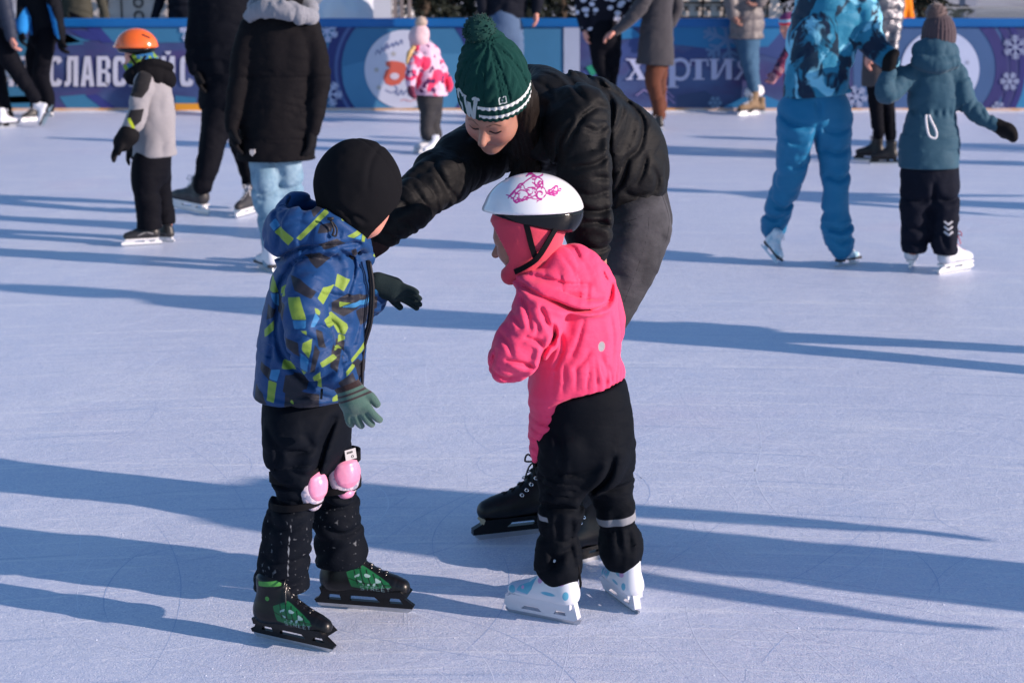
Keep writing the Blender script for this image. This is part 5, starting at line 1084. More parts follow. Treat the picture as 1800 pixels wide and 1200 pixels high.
def silver_pair():
    F = Fig('person in shiny silver padded coat, black leggings and black skates behind the turquoise jacket', 1545, 284, VB)
    j = Sdf(); j.chain(F.limb([(1545, -60, 26), (1550, -20, 31), (1549, 30, 31), (1548, 70, 29)]), f=.8, k=.02, quilt=(.085, .018), fold=(.012, 9, 9)); j.chain(F.limb([(1520, -40, 14, -.02), (1518, 10, 14, -.06), (1528, 60, 12, -.12), (1530, 90, 9, -.14)]), k=.015, quilt=(.08, .012)); j.chain(F.limb([(1572, -50, 14, .0), (1578, 0, 13, 0), (1574, 50, 11, -.04), (1570, 84, 9, -.1)]), k=.015, quilt=(.08, .012))
    F.obj('padded_coat', j, M['silver_puffer'])
    s = Sdf(); s.chain(F.limb([(1545, 65, 28), (1543, 110, 28), (1540, 160, 27)]), f=.8, k=.03, fold=(.008, 9, 8)); s.plane(P(1540, 152, F.Y), (0, 0, -1), .01); F.obj('skirt', s, M['taupe_skirt'])
    simple_legs(F, [[(1538, 150, 15, -.03), (1540, 190, 13, -.02), (1545, 235, 10, 0)], [(1556, 150, 15, .04), (1562, 195, 12, .06), (1566, 240, 10, .06)]], M['black_nylon_far'])
    F.head(F.J([(1547, -95, 1)])[0], .22, frame((-1, .2, 0), (0, 0, 1)), False); F.body(M['skin_ruddy'], hands=[(F.J([(1530, 92, 1, -.14)])[0], (-.3, 0, -1), (1, 0, 0), .16, 1, .6), (F.J([(1570, 86, 1, -.1)])[0], (-.3, 0, -1), (-1, 0, 0), .16, 1, .6)])
    skate(F, G(1554, 284), G(1503, 281), kind='hockey', boot=M['plain_boot'], holder=M['black_plastic'], lace=M['black_lace'], vox=.008, cuff=.8); skate(F, G(1578, 288), G(1530, 288), kind='hockey', boot=M['plain_boot'], holder=M['black_plastic'], lace=M['black_lace'], vox=.008, cuff=.8)
    F = Fig('small child with red and light blue headband peeking past the turquoise jacket', 1398, 268, .007)
    j = Sdf(); j.chain(F.limb([(1402, 80, 17), (1404, 110, 25), (1406, 165, 29)]), f=.85, k=.02, quilt=(.08, .01)); j.chain(F.limb([(1388, 88, 10, -.08), (1376, 110, 10, -.12), (1366, 128, 9, -.14)]), k=.015, quilt=(.05, .008)); j.chain(F.limb([(1420, 88, 10, .08), (1430, 120, 9, .1), (1432, 145, 8, .1)]), k=.015)
    F.obj('jacket', j, M['plum_jacket'])
    simple_legs(F, [[(1396, 165, 16, -.02), (1392, 200, 13, -.03), (1384, 240, 11, -.05)], [(1412, 165, 16, .04), (1414, 205, 13, .04), (1414, 240, 11, .04)]], M['black_nylon_far'])
    hc = F.J([(1386, 46, 1)])[0]; hf = frame((-.75, -.62, -.2), (0, 0, 1)); F.head(hc, .19, hf); F.core.append(F.J([(1390, 55, 10), (1402, 80, 16)])); a = face_attrs(hc, .19, hf, False); F.body(M['skin_ruddy'], attrs=a, vox=.006)
    c = np.array(hc[:3]); h = Sdf(); h.ell(c-.19*(.05*hf[1]-.2*hf[2]), (.078, .088, .075), hf, .01); h.plane(c+hf[2]*.019, -hf[2], .004)
    F.obj('headband_hat', h, M['red_hat'], attrs=dict(band=lambda vs: .013-np.abs((np.asarray(vs)-c)@hf[2]-.055), dark=lambda vs: (np.asarray(vs)-c)@hf[2]-.07))
    gl(F, 'glove', (1366, 129, 1, -.14), (-.6, -.1, -.8), (-.5, -.5, 0), .13, M['pink_grey_knit'], cuff=F.J([(1370, 122, 9, -.14), (1364, 131, 8.5, -.14)])); gl(F, 'glove', (1432, 147, 1, .1), (0, -.1, -.8), (-.5, -.5, 0), .12, M['pink_grey_knit'])
    skate(F, G(1396, 270), G(1366, 272), kind='hockey', boot=M['white_boot'], lace=M['white_lace'], vox=.0075); skate(F, G(1420, 268), G(1396, 271), kind='hockey', boot=M['white_boot'], lace=M['white_lace'], vox=.0075)
# people standing at their own places outside the frame, whose long shadows cross the ice
def stander(label, x, y, heading, height=1.72, top='black_parka', bot='black_nylon_far', arms=.12, asym=0, stride=.16, voxel=.012, hat='black_fleece', lean=0, z0=0, skates=True):
    F = Fig(label, 0, 0, voxel, loc=(x, y, z0)); s = height/1.75
    c, n_ = math.cos(heading), math.sin(heading)
    def w(r, f, z, rad): return (x+s*(r*n_+f*c), y+s*(-r*c+f*n_), z0+s*z, rad*s)     # r to the right, f forward
    j = Sdf(); nn = (c, n_, 0)
    j.chain(F.limb([w(0, 0, .86, .18), w(0, .01, 1.1, .175), w(0, .01, 1.32, .185), w(0, 0, 1.42, .15)], world=True), f=.72, n=nn, k=.04, fold=(.012, 8, 6))
    hands = []
    for sg, ar in ((-1, arms), (1, arms+asym)):
        e = w(sg*(.24+ar*.5), -.02, 1.12, .062); h = w(sg*(.26+ar*1.3), .06, .87+ar*.2, .045)
        j.chain(F.limb([w(sg*.18, 0, 1.4, .085), e, h], world=True), k=.03, fold=(.008, 14, 8))
        hands.append((h, np.array(h[:3])-np.array(e[:3]), (-sg*n_, sg*c, 0), .17*s, sg, .4))
    F.obj('jacket', j, M[top])
    t = Sdf()
    t.chain(F.limb([w(0, 0, .82, .16), w(0, 0, .95, .16)], world=True), f=.8, n=nn, k=.03)
    for sg in (-1, 1): t.chain(F.limb([w(sg*.09, 0, .85, .10), w(sg*.12, sg*stride*.3+.04, .5, .075), w(sg*.14, sg*stride*.6, .13, .06)], world=True), k=.04, fold=(.008, 10, 7))
    F.obj('trousers', t, M[bot])
    hc = w(0, .03, 1.62, .1); F.head(hc, .225*s, frame((c, n_, -.1), (0, 0, 1))); F.core.append([w(0, 0, 1.42, .06), w(0, .0, 1.55, .055)])
    F.body(M['skin'])
    for hh in hands: glove(F, 'glove', *hh[:4], M['black_glove'], side=hh[4], curl=hh[5])
    h = Sdf(); h.chain([w(0, .0, 1.67, .112), w(0, -.01, 1.71, .1)], k=.01); F.obj('hat', h, M[hat])
    if skates:
        for sg in (-1, 1):
            a = w(sg*.14, sg*stride*.6-.09, 0, 1); b = w(sg*.15, sg*stride*.6+.2, 0, 1)
            skate(F, a[:3], b[:3], kind='hockey', boot=M['black_boot'], lace=M['white_lace'], vox=.012)
    return F
def back_materials():
    m = cloth('grey_jacket', (.27, .265, .29), .85, .1, wr=.3); m.layer('blk', (.014, .014, .017)); m.layer('lime', (.45, .55, .03)); M['grey_jacket'] = m.m
    M['plain_black'] = cloth('plain_black_cloth', (.007, .007, .009), .85, .1).m
    m = cloth('lime_fleece', (.16, .28, .03), .9, .1); m.mixc(m.ramp(m.noise(16, 2), .55, .58), (.02, .12, .3)); M['lime_fleece'] = m.m
    M['black_nylon_far'] = cloth('black_nylon_far', (.0045, .005, .0085), .7, .0, wr=.5, spec=.15).m
    m = Mat('helmet_orange', (.75, .13, .02), .2, spec=.5, coat=.4); m.layer('vent', (.05, .015, .01)); M['helmet_orange'] = m.m
    M['black_glove'] = cloth('black_glove', (.009, .009, .011), .6, .05, wr=.3).m
    M['black_parka'] = cloth('black_parka', (.004, .005, .009), .7, .05, wr=.6).m
    m = Mat('charcoal_boot', (.035, .035, .04), .5); m.layer('stripe', (.05, .05, .06)); M['charcoal_boot'] = m.m
    M['black_coat'] = cloth('black_coat', (.008, .0075, .0095), .75, .08, wr=.5).m
    m = cloth('grey_scarf', (.22, .23, .27), .95, .2, wr=.5); m.bump(m.noise(90, 3, sc=(.3, .3, 2)), .9, .006); M['grey_scarf'] = m.m
    m = Mat('pale_jeans', (.15, .26, .36), .85, spec=.1); m.vary(9, .8, (.28, .40, .50), lo=.45, hi=.62, sc=(1, 1, .5)); m.vary(22, .6, (.08, .15, .24), lo=.52, hi=.65); m.bump(m.noise(25, 4, sc=(1, 1, 2.5)), .5, .008); M['pale_jeans'] = m.m
    M['navy_puffer'] = cloth('navy_puffer', (.022, .03, .055), .6, .05, wr=.5).m
    m = cloth('black_blue_jacket', (.008, .009, .013), .65, .05, wr=.5); m.layer('blu', (.02, .2, .55)); M['black_blue_jacket'] = m.m
    m = cloth('flower_jacket', (.62, .42, .56), .8, .1, vary=.1)
    m.mixc(m.ramp(m.noise(9, 1, .4), .53, .56), (.75, .045, .13)); m.mixc(m.ramp(m.noise(17, 1, .4, sc=(1, 1, 1), rot=(.5, .2, .9)), .60, .63), (.09, .02, .09)); M['flower_jacket'] = m.m
    M['grey_nylon'] = cloth('grey_nylon', (.03, .03, .035), .75, .05, wr=.5).m
    M['pale_pink_knit'] = cloth('pale_pink_knit', (.60, .42, .46), .95, .2, wr=.4).m
    M['beige_fur'] = Mat('beige_fur', (.42, .33, .28), .95, sheen=.3).m
    M['blond_hair'] = Mat('blond_hair', (.5, .33, .14), .5).m
    M['dark_red_knit'] = cloth('dark_red_knit', (.12, .02, .05), .9, .1).m
    M['red_knit'] = cloth('red_knit', (.6, .03, .09), .9, .1).m
    M['navy_jacket'] = cloth('navy_jacket', (.01, .012, .02), .7, .05, wr=.5).m
    M['blue_jeans'] = cloth('blue_jeans', (.07, .12, .22), .85, .05, wr=.4).m
    M['blue_jeans2'] = cloth('deep_blue_jeans', (.04, .10, .18), .85, .05, wr=.4).m
    m = cloth('spotted_cloth', (.012, .012, .02), .8, .05)
    v = m.n('ShaderNodeTexVoronoi', Scale=10.5, Randomness=.85); m.l(m.coord((1, 1, 1.5), (.0, .5, .3)), v.inputs['Vector']); m.mixc(m.ramp(v.outputs['Distance'], .40, .34), (.6, .6, .72)); M['spotted'] = m.m
    M['charcoal_coat'] = cloth('charcoal_coat', (.05, .048, .056), .9, .15, wr=.25).m
    M['rust_trousers'] = cloth('rust_trousers', (.11, .038, .022), .85, .05, wr=.4).m
    M['taupe_puffer'] = cloth('taupe_puffer', (.14, .125, .13), .5, .05, wr=.6, spec=.4).m
    M['white_wool'] = cloth('white_wool', (.7, .7, .74), .95, .3).m
    m = cloth('camo_cloth', (.02, .2, .34), .6, .05, wr=.4, vary=.3)
    m.mixc(m.ramp(m.noise(6.5, 3, .5, (1, 1, .8), dist=.9), .52, .57), (.006, .02, .05)); m.mixc(m.ramp(m.noise(8, 3, .5, (1, 1, .8), (.4, .8, 0), dist=.8), .55, .60), (.18, .5, .68)); m.mixc(m.ramp(m.noise(9, 2, .5, (1, 1, .7), (.9, .1, .4), dist=1.0), .57, .61), (.008, .03, .06)); M['camo_jacket'] = m.m
    M['blue_ski_trousers'] = cloth('blue_ski_trousers', (.004, .14, .30), .6, .05, wr=.4, spec=.3, vary=.1).m
    M['teal_coat'] = cloth('teal_coat', (.022, .075, .12), .7, .1, wr=.4, vary=.12).m
    m = cloth('navy_trousers', (.007, .009, .018), .65, .05, wr=.5, spec=.3); m.layer('chev', (.5, .5, .55)); M['navy_trousers'] = m.m
    M['brown_knit'] = cloth('brown_knit', (.07, .05, .06), .95, .2, weave=200, wr=.2).m
    M['brown_fur'] = Mat('brown_fur', (.11, .075, .075), .95, sheen=.4).m
    m = cloth('silver_puffer', (.17, .17, .19), .38, 0, wr=.9, spec=.5); m.b.inputs['Metallic'].default_value = .8; m.bump(m.noise(9, 3, .5), .6, .03); M['silver_puffer'] = m.m
    M['taupe_skirt'] = cloth('taupe_skirt', (.06, .055, .06), .9, .1).m
    m = cloth('plum_jacket', (.14, .025, .07), .7, .05, wr=.5); m.mixc(m.ramp(m.noise(20, 1), .55, .58), (.03, .015, .05)); M['plum_jacket'] = m.m
    m = cloth('red_headband', (.65, .03, .06), .9, .1); m.layer('band', (.25, .45, .6)); m.layer('dark', (.15, .03, .12)); M['red_hat'] = m.m
    m = cloth('pink_grey_knit', (.4, .2, .24), .95, .1); m.vary(30, .8, (.1, .03, .05), lo=.45, hi=.55); M['pink_grey_knit'] = m.m
    M['orange_cloth'] = cloth('orange_cloth', (.75, .22, .01), .8, .05).m
    M['olive_cloth'] = cloth('olive_cloth', (.05, .05, .04), .8, .05).m
# ------------------------------------------------------------------ ice, boards and what stands behind them
YB = G(900, 197)[1]
def ice():
    m = Mat('ice', (.61, .665, .82), .38, spec=.45)
    m.mixc(m.ramp(m.noise(.45, 4, .6, (1, 2, 1), (0, 0, .3)), .35, .7, 0, .45), (.50, .57, .78))
    m.mixc(m.ramp(m.noise(3.5, 5, .7, (1, 1.8, 1), (0, 0, -.15)), .5, .75, 0, .35), (.70, .75, .88))
    m.mixc(m.ramp(m.noise(38, 4, .8), .5, .75, 0, .7), (.80, .83, .92))
    m.mixc(m.ramp(m.noise(130, 2, .8), .54, .68, 0, .9), (.86, .89, .97)); m.mixc(m.ramp(m.noise(95, 2, .8, rot=(0, 0, 2)), .54, .70, 0, .7), (.36, .46, .68))
    m.mixc(m.ramp(m.noise(.9, 3, .5, rot=(0, 0, 1)), .60, .8, 0, .35), (.66, .55, .70))
    m.mixc(m.ramp(m.noise(1.6, 5, .65, rot=(0, 0, .7), dist=.6), .55, .72, 0, .5), (.76, .80, .90))
    m.mixc(m.ramp(m.noise(2.3, 5, .65, rot=(0, 0, 2.7), dist=.9), .56, .72, 0, .4), (.46, .56, .78))
    # skate scratches: thin distorted rings
    for sc, rot, di, wd in ((.55, .4, 2.2, .012), (.8, 1.9, 3.1, .010), (1.3, 3.0, 2.0, .012), (2.1, 5.0, 4.0, .014), (.37, 2.6, 1.2, .007), (.9, 4.1, 6.0, .010), (1.7, .9, 3.0, .010)):
        w = m.n('ShaderNodeTexWave', wave_type='RINGS', rings_direction='Z', Scale=sc, Distortion=di, Detail=1.0); w.inputs['Detail Scale'].default_value = .5
        m.l(m.coord((1, 1.3, 1), (0, 0, rot)), w.inputs['Vector'])
        brk = m.ramp(m.noise(1.7, 2, rot=(0, 0, rot)), .5, .58)
        f = m.ramp(w.outputs['Fac'], 1-wd, 1, 0, .5); mu = m.n('ShaderNodeMath', operation='MULTIPLY'); m.l(f, mu.inputs[0]); m.l(brk, mu.inputs[1])
        m.mixc(mu.outputs[0], (.82, .85, .93) if rot != 1.9 else (.35, .45, .66))
        m.bump(mu.outputs[0], .3, .003)
    m.bump(m.noise(190, 3, .8), .7, .003); m.bump(m.noise(40, 4, .75, (1, 1.1, 1)), .35, .005); m.bump(m.noise(4, 4, .6, (1, 1.6, 1)), .3, .02)
    r = m.ramp(m.noise(45, 3, .7), .45, .7, .34, .62); m.l(r, m.b.inputs['Roughness'])
    mb = MB(); mb.add([(-40, -14, 0), (40, -14, 0), (40, YB+.02, 0), (-40, YB+.02, 0)], [(0, 1, 2, 3)])
    meta(mb.build('ice_rink', m.m), kind='structure')
    # loose shavings and crumbs of snow lying on the ice
    mb = MB(); rs = np.random.RandomState(5)
    for i in range(1500):
        px_, py_ = rs.uniform(-60, 1860), 205+1010*rs.rand()**1.3
        x, y, _ = G(px_, py_); r = rs.uniform(.0010, .0028)*(1 if y < 7 else 1.4)
        a = rs.uniform(0, 6.28); v = [(x+r*math.cos(a+k*2.1), y+r*math.sin(a+k*2.1), .0003) for k in range(3)]+[(x, y, r*rs.uniform(.5, 1.1))]
        mb.add(v, [(0, 1, 3), (1, 2, 3), (2, 0, 3)])
    s = Mat('snow_crumb', (.70, .75, .88), .9); meta(mb.build('ice_crumbs', s.m), kind='stuff', label='white crumbs of scraped ice scattered over the rink', cat='ice crumbs')
    # skate cuts: thin shallow arcs scored into the ice
    for nm, cc, seed, cnt in (('skate_scratches', (.74, .80, .93), 21, 480), ('dark_scratches', (.44, .54, .75), 22, 90)):
        rs = np.random.RandomState(seed); mb = MB()
        for i in range(cnt):
            x, y, _ = G(rs.uniform(-150, 1950), 205+1000*rs.rand()**.8); a = rs.uniform(0, 6.283) if rs.rand() < .5 else rs.normal(.3, .5); k = rs.normal(0, .9)*(3 if rs.rand() < .15 else 1); Ls = rs.uniform(.15, 1.5); n = max(6, int(Ls/.07)); w_ = rs.uniform(.0005, .0013)*(1+y*.06)
            pts = [];
            for j in range(n+1): pts.append((x, y)); a += k*Ls/n; x += math.cos(a)*Ls/n; y += math.sin(a)*Ls/n
            vs = []; fs = []
            for j, p in enumerate(pts):
                q = pts[min(j+1, n)]; o_ = pts[max(j-1, 0)]; t = nrm((q[0]-o_[0], q[1]-o_[1], 0)); wv = w_*math.sin(math.pi*(j+.3)/(n+.6))
                vs += [(p[0]-t[1]*wv, p[1]+t[0]*wv, .0002+.00003*(i % 9)), (p[0]+t[1]*wv, p[1]-t[0]*wv, .0002+.00003*(i % 9))]
            for j in range(n): fs.append([2*j, 2*j+1, 2*j+3, 2*j+2])
            if max(v[1] for v in vs) < YB-.1: mb.add(vs, fs)
        sm_ = Mat(nm, cc, .7); meta(mb.build('skate_scratches', sm_.m), kind='stuff', label='fine pale blade scratches crossing the ice' if seed == 21 else 'fine darker blade cuts crossing the ice', cat='scratches')
    g = Mat('paving', (.30, .30, .33), .9); g.vary(.6, .8, (.55, .57, .62), lo=.45, hi=.6); g.bump(g.noise(8), .4, .02)
    mb = MB(); mb.add([(-400, -200, -.01), (400, -200, -.01), (400, 900, -.01), (-400, 900, -.01)], [(0, 1, 2, 3)]); meta(mb.build('ground', g.m), kind='structure')
def arc(cx, cy, r, a0, a1, n=24, ry=None): return [(cx+r*math.cos(R(a)), cy-(ry or r)*math.sin(R(a))) for a in np.linspace(a0, a1, n)]
def stroke(pts, w, sub=5):
    p = catmull([tuple(map(float, q)) for q in pts], sub) if len(pts) > 2 and sub > 1 else np.array(pts, float)
    L = []; Rr = []
    for i in range(len(p)):
        t = nrm(p[min(i+1, len(p)-1)]-p[max(i-1, 0)]+1e-9); nn = np.array((-t[1], t[0])); L.append(tuple(p[i]+nn*w/2)); Rr.append(tuple(p[i]-nn*w/2))
    return [[[L[i], L[i+1], Rr[i+1], Rr[i]]] for i in range(len(p)-1)]
def clip_x(poly, x0, x1, y0=48, y1=190):
    def cut(pl, f):
        out = []
        for a, b in zip(pl, pl[1:]+pl[:1]):
            fa, fb = f(a), f(b)
            if fa >= 0: out.append(a)
            if fa*fb < 0: t = fa/(fa-fb); out.append((a[0]+(b[0]-a[0])*t, a[1]+(b[1]-a[1])*t))
        return out
    for f in (lambda p: p[0]-x0, lambda p: x1-p[0], lambda p: p[1]-y0, lambda p: y1-p[1]):
        poly = cut(poly, f)
        if len(poly) < 3: return None
    return poly
def flake(cx, cy, r, w, arms=6, rot=0):
    out = []
    for k in range(arms):
        a = rot+k*2*math.pi/arms; d = np.array((math.cos(a), math.sin(a))); nn = np.array((-d[1], d[0])); c = np.array((cx, cy))
        out += stroke([c, c+d*r], w, 1)
        for q, l in ((.45, .3), (.7, .26)):
            for sg in (-1, 1): out += stroke([c+d*r*q, c+d*r*(q+l*.8)+nn*sg*r*l], w*.85, 1)
    return out
def letters_sans(txt, x, y0, y1, w, pitch, st):
    H = y1-y0; out = []
    rect = lambda a, b, c, d: [[(x+a, y0+b), (x+c, y0+b), (x+c, y0+d), (x+a, y0+d)]]
    for ch in txt:
        r = w/2
        ring = lambda gap: [[[(x+r+(r)*ca(a), y0+H/2-(H/2)*sa(a)), (x+r+r*ca(b), y0+H/2-(H/2)*sa(b)), (x+r+(r-st)*ca(b), y0+H/2-(H/2-st)*sa(b)), (x+r+(r-st)*ca(a), y0+H/2-(H/2-st)*sa(a))]] for a, b in gap]
        def se(v): return math.copysign(abs(v)**.45, v)
        ca = lambda a: se(math.cos(R(a))); sa = lambda a: se(math.sin(R(a)))
        st2 = lambda a0, a1: list(zip(np.linspace(a0, a1, 33)[:-1], np.linspace(a0, a1, 33)[1:]))
        if ch == 'С': out += ring(st2(22, 338))
        elif ch == 'О': out += ring(st2(0, 360))
        elif ch == 'Л': out += [rect(w-st, 0, w, H), rect(st*.6, 0, w-st, st*.9), rect(st*.5, st*.9, st*1.4, H-st*1.1), [[(x, y0+H-st), (x+st*.5, y0+H-st*1.1), (x+st*1.4, y0+H-st*1.1), (x+st*1.1, y0+H-st*.3), (x+st*.6, y0+H), (x, y0+H)]]]
        elif ch == 'П': out += [rect(w-st, 0, w, H), rect(st, 0, w-st, st*.9), rect(0, 0, st, H)]
        elif ch == 'А': out += [[[(x, y0+H), (x+w/2-st*.6, y0), (x+w/2+st*.1, y0), (x+st, y0+H)]], [[(x+w, y0+H), (x+w/2+st*.6, y0), (x+w/2-st*.1, y0), (x+w-st, y0+H)]], rect(w*.3, H*.62, w*.7, H*.78)]
        elif ch == 'В': out += [rect(0, 0, st, H), rect(st, 0, w*.8, st*.8), rect(st, H/2-st*.4, w*.8, H/2+st*.4), rect(st, H-st*.8, w*.8, H), [[(x+w*.8, y0), (x+w, y0+st), (x+w, y0+H/2-st*.7), (x+w-st, y0+H/2-st*.4), (x+w-st, y0+st*.5)]], [[(x+w, y0+H/2+st*.5), (x+w, y0+H-st), (x+w*.8, y0+H), (x+w-st, y0+H-st*.6), (x+w-st, y0+H/2)]]]
        elif ch == 'К': out += [rect(0, 0, st, H), [[(x+st, y0+H*.45), (x+w-st*.9, y0), (x+w, y0), (x+st, y0+H*.7)]], [[(x+st*1.2, y0+H*.42), (x+w, y0+H), (x+w-st, y0+H), (x+st*.8, y0+H*.58)]]]
        elif ch in 'ИЙ':
            out += [rect(0, 0, st, H), rect(w-st, 0, w, H), [[(x+st, y0+H), (x+st, y0+H*.7), (x+w-st, y0), (x+w-st, y0+H*.3)]]]
            if ch == 'Й': out += [[[(x+w*.25, y0-H*.16), (x+w*.75, y0-H*.16), (x+w*.6, y0-H*.06), (x+w*.4, y0-H*.06)]]]
        elif ch == 'Р': out += [rect(0, 0, st, H), rect(st, 0, w*.8, st*.8), rect(st, H*.5-st*.3, w*.8, H*.5+st*.5), [[(x+w*.8, y0), (x+w, y0+st), (x+w, y0+H*.5-st*.3), (x+w*.8, y0+H*.5+st*.5), (x+w-st, y0+H*.5-st*.3), (x+w-st, y0+st*.8)]]]
        elif ch == 'Я': out += [rect(w-st, 0, w, H), rect(w*.2, 0, w-st, st*.8), rect(w*.2, H*.5-st*.3, w-st, H*.5+st*.5), [[(x+w*.2, y0), (x, y0+st), (x, y0+H*.5-st*.3), (x+w*.2, y0+H*.5+st*.5), (x+st, y0+H*.5-st*.3), (x+st, y0+st*.8)]], [[(x+st*1.4, y0+H*.5), (x+st*2.4, y0+H*.5), (x+st, y0+H), (x, y0+H)]]]
        x += pitch
    return out
def barrier():
    z = lambda y: P(900, y, YB)[2]
    root = empty('rink_boards', (0, YB+.06, 0)); meta(root, 'long printed rink boards with blue top rail and winter banners', 'rink boards')
    X = lambda px: P(px, 120, YB)[0]
    xl, xr = X(-700), X(2500)
    wall = Mat('board_backing', (.35, .4, .5), .6).m; mb = MB(); mb.box((xl, YB+.004, 0), (xr, YB+.10, z(49))); mb.build('board_panel', wall, root)
    cap = Mat('blue_rail', (.004, .115, .36), .4, spec=.4); cap.vary(3, .25, (.0, .06, .25)); mb = MB()
    fr = lambda x, zz, y: (x, YB+zz-.06, y)
    mb.box((xl, YB-.03, z(48)), (xr, YB+.13, z(33))); rail = mb.build('top_rail', cap.m, root); bv = rail.modifiers.new('b', 'BEVEL'); bv.width = .012; bv.segments = 2
    kick = Mat('kick_strip', (.55, .28, .08), .6); kick.vary(1.5, .9, (.62, .50, .50), lo=.4, hi=.55); mb = MB()
    mb.box((xl, YB-.012, 0), (X(305), YB+.004, z(190))); mb.box((X(352)+.002, YB-.012, 0), (xr, YB+.004, z(190))); mb.build('kick_plate', kick.m, root)
    k2 = Mat('kick_yellow', (.7, .30, .03), .5).m; mb = MB(); mb.box((X(305)+.002, YB-.016, 0), (X(352), YB+.004, z(182))); mb.build('kick_plate', k2, root)
    mb = MB()     # snow heaped along the foot of the boards
    rs = np.random.RandomState(3); xs = np.arange(xl, xr, .06); 
    prof = [(0, 0), (-.05, .015), (-.10, .0)]
    vs = []; fs = []
    hh = .006+.016*np.array([vn(np.array([[x*1.3, 0, 0]], F32))[0]*.5+vn(np.array([[x*7, 3, 0]], F32))[0]*.5 for x in xs])
    for x, h_ in zip(xs, hh): vs += [(x, YB-.016, h_), (x, YB-.04, h_*.7), (x, YB-.06-h_*1.6, .001)]
    for i in range(len(xs)-1):
        for k in (0, 1): fs.append([i*3+k, i*3+k+1, (i+1)*3+k+1, (i+1)*3+k])
    mb.add(vs, fs); sn = Mat('snow', (.72, .76, .86), .8); sn.bump(sn.noise(20, 4), .6, .02); M['snow'] = sn.m; meta(mb.build('snow_bank', sn.m, None, True), 'low ridge of scraped snow along the foot of the rink boards', 'snow ridge')
    # printed banners: sheets 3 mm apart
    def mkprint(name, c, rough):
        mm = Mat(name+'_print', c, rough, spec=.3); mm.vary(1.2, .25, tuple(v*.5 for v in c)); mm.bump(mm.noise(2.5, 3, sc=(1, 1, .5)), .25, .02); return mm.m
    def fr(layer): return lambda x, y: (P(x, y, YB)[0], YB-.003-.0025*layer, P(x, y, YB)[2])
    def sheet(name, polys, layer, c, x0=-700, x1=2500, rough=.55, m=None):
        if name in ('banner_shape', 'star_print', 'leaf_print', 'tree_print', 'script_print') and len(polys) > 1 and m is None and len(polys) < 9:
            m = mkprint(name, c, rough)
            for q in polys: sheet(name, [q], layer, c, x0, x1, rough, m)
            return
        pl = []
        for loops in polys:
            q = clip_x([tuple(map(float, p)) for p in loops[0]], x0, x1)
            if q: pl.append([q]+loops[1:])
        if not pl: return
        if m is None: m = mkprint(name, c, rough)
        return flat_sheet(name, pl, fr(layer), m, root)
    rc = lambda a, b, c, d: [[(a, b), (c, b), (c, d), (a, d)]]
    bn = Mat('banner_purple', (.038, .052, .155), .5, spec=.3); bn.mixc(bn.ramp(bn.noise(.7, 4, .6, (1, 1, 2), (0, .4, 0)), .45, .62), (.055, .10, .24)); bn.mixc(bn.ramp(bn.noise(1.3, 4, .6, (1, 1, 2.5), (0, -.5, 0)), .52, .66), (.06, .045, .16)); bn.bump(bn.noise(2.2, 3, sc=(1, 1, .5)), .35, .03)
    sheet('banner', [rc(-700, 49, 2500, 190)], 0, None, m=bn.m)
    cyan = [[[(-40, 48), (40, 48), (90, 190), (20, 190)]], [[(80, 50), (160, 72), (110, 78)]], [[(160, 48), (345, 48), (345, 74), (250, 76), (200, 74)]], [[(105, 170), (150, 166), (178, 190), (118, 190)]], [[(308, 168), (345, 172), (345, 182), (308, 182)]], [[(0, 170), (60, 168), (80, 180), (10, 182)]], [[(100, 50), (150, 78), (120, 80), (95, 66)]]]
    sheet('banner_shape', cyan, 1, (.035, .16, .30), x1=345)
    sheet('banner_shape', [[[(150, 48), (176, 48), (200, 75), (180, 75)]], [[(120, 52), (160, 56), (200, 74), (150, 70)]], [[(150, 168), (170, 166), (205, 190), (180, 190)]]], 2, (.03, .04, .2), x1=345)
    sheet('banner_shape', [rc(545, 49, 990, 190)], 1, (.04, .17, .33))
    band = lambda cx, cy, r0, r1, a0, a1: [[[(cx+r0*math.cos(R(a)), cy-r0*math.sin(R(a))), (cx+r0*math.cos(R(b)), cy-r0*math.sin(R(b))), (cx+r1*math.cos(R(b)), cy-r1*math.sin(R(b))), (cx+r1*math.cos(R(a)), cy-r1*math.sin(R(a)))]] for a, b in zip(np.linspace(a0, a1, 40)[:-1], np.linspace(a0, a1, 40)[1:])]
    sheet('banner_ring', band(712, 120, 112, 140, 0, 360), 2, (.022, .035, .16), 545, 990)
    sheet('banner_ring', band(712, 120, 118, 124, 140, 220), 3, (.07, .12, .3), 545, 990)
    sheet('banner_shape', [[[(600, 118), (690, 95), (830, 95), (825, 190), (600, 190)]]], 2, (.06, .22, .40), 603, 822)
    sheet('disc', [[arc(710, 122, 69, 0, 360, 60)[:-1]]], 4, (.56, .58, .70))
    # mitten drawn on the disc
    sheet('mitten_print', [[[(674, 137), (678, 124), (686, 119), (679, 116), (678, 109), (688, 107), (700, 108), (712, 112), (716, 122), (712, 137), (702, 148), (688, 151), (678, 147)]]], 5, (.62, .12, .08))
    sheet('mitten_print', [[arc(694, 134, 8, 0, 360, 24, 6)[:-1]]], 6, (.66, .58, .66))
    def star(cx, cy, r): return [[(cx+(r if k % 2 == 0 else r*.45)*math.sin(k*math.pi/5), cy-(r if k % 2 == 0 else r*.45)*math.cos(k*math.pi/5)) for k in range(10)]]
    sheet('star_print', [star(662, 123, 6), star(692, 95, 6), star(666, 154, 6)], 5, (.42, .40, .38))
    scr = [[(660, 97), (664, 88), (668, 95), (672, 84), (676, 91), (680, 81), (683, 87)], [(676, 86), (681, 76), (684, 84), (690, 76), (692, 83), (697, 73), (700, 80), (706, 70), (708, 78)], [(678, 158), (688, 163), (696, 160), (700, 168), (706, 158), (709, 167), (716, 158), (720, 168), (728, 162), (733, 168)], [(694, 150), (699, 158), (694, 165)]]
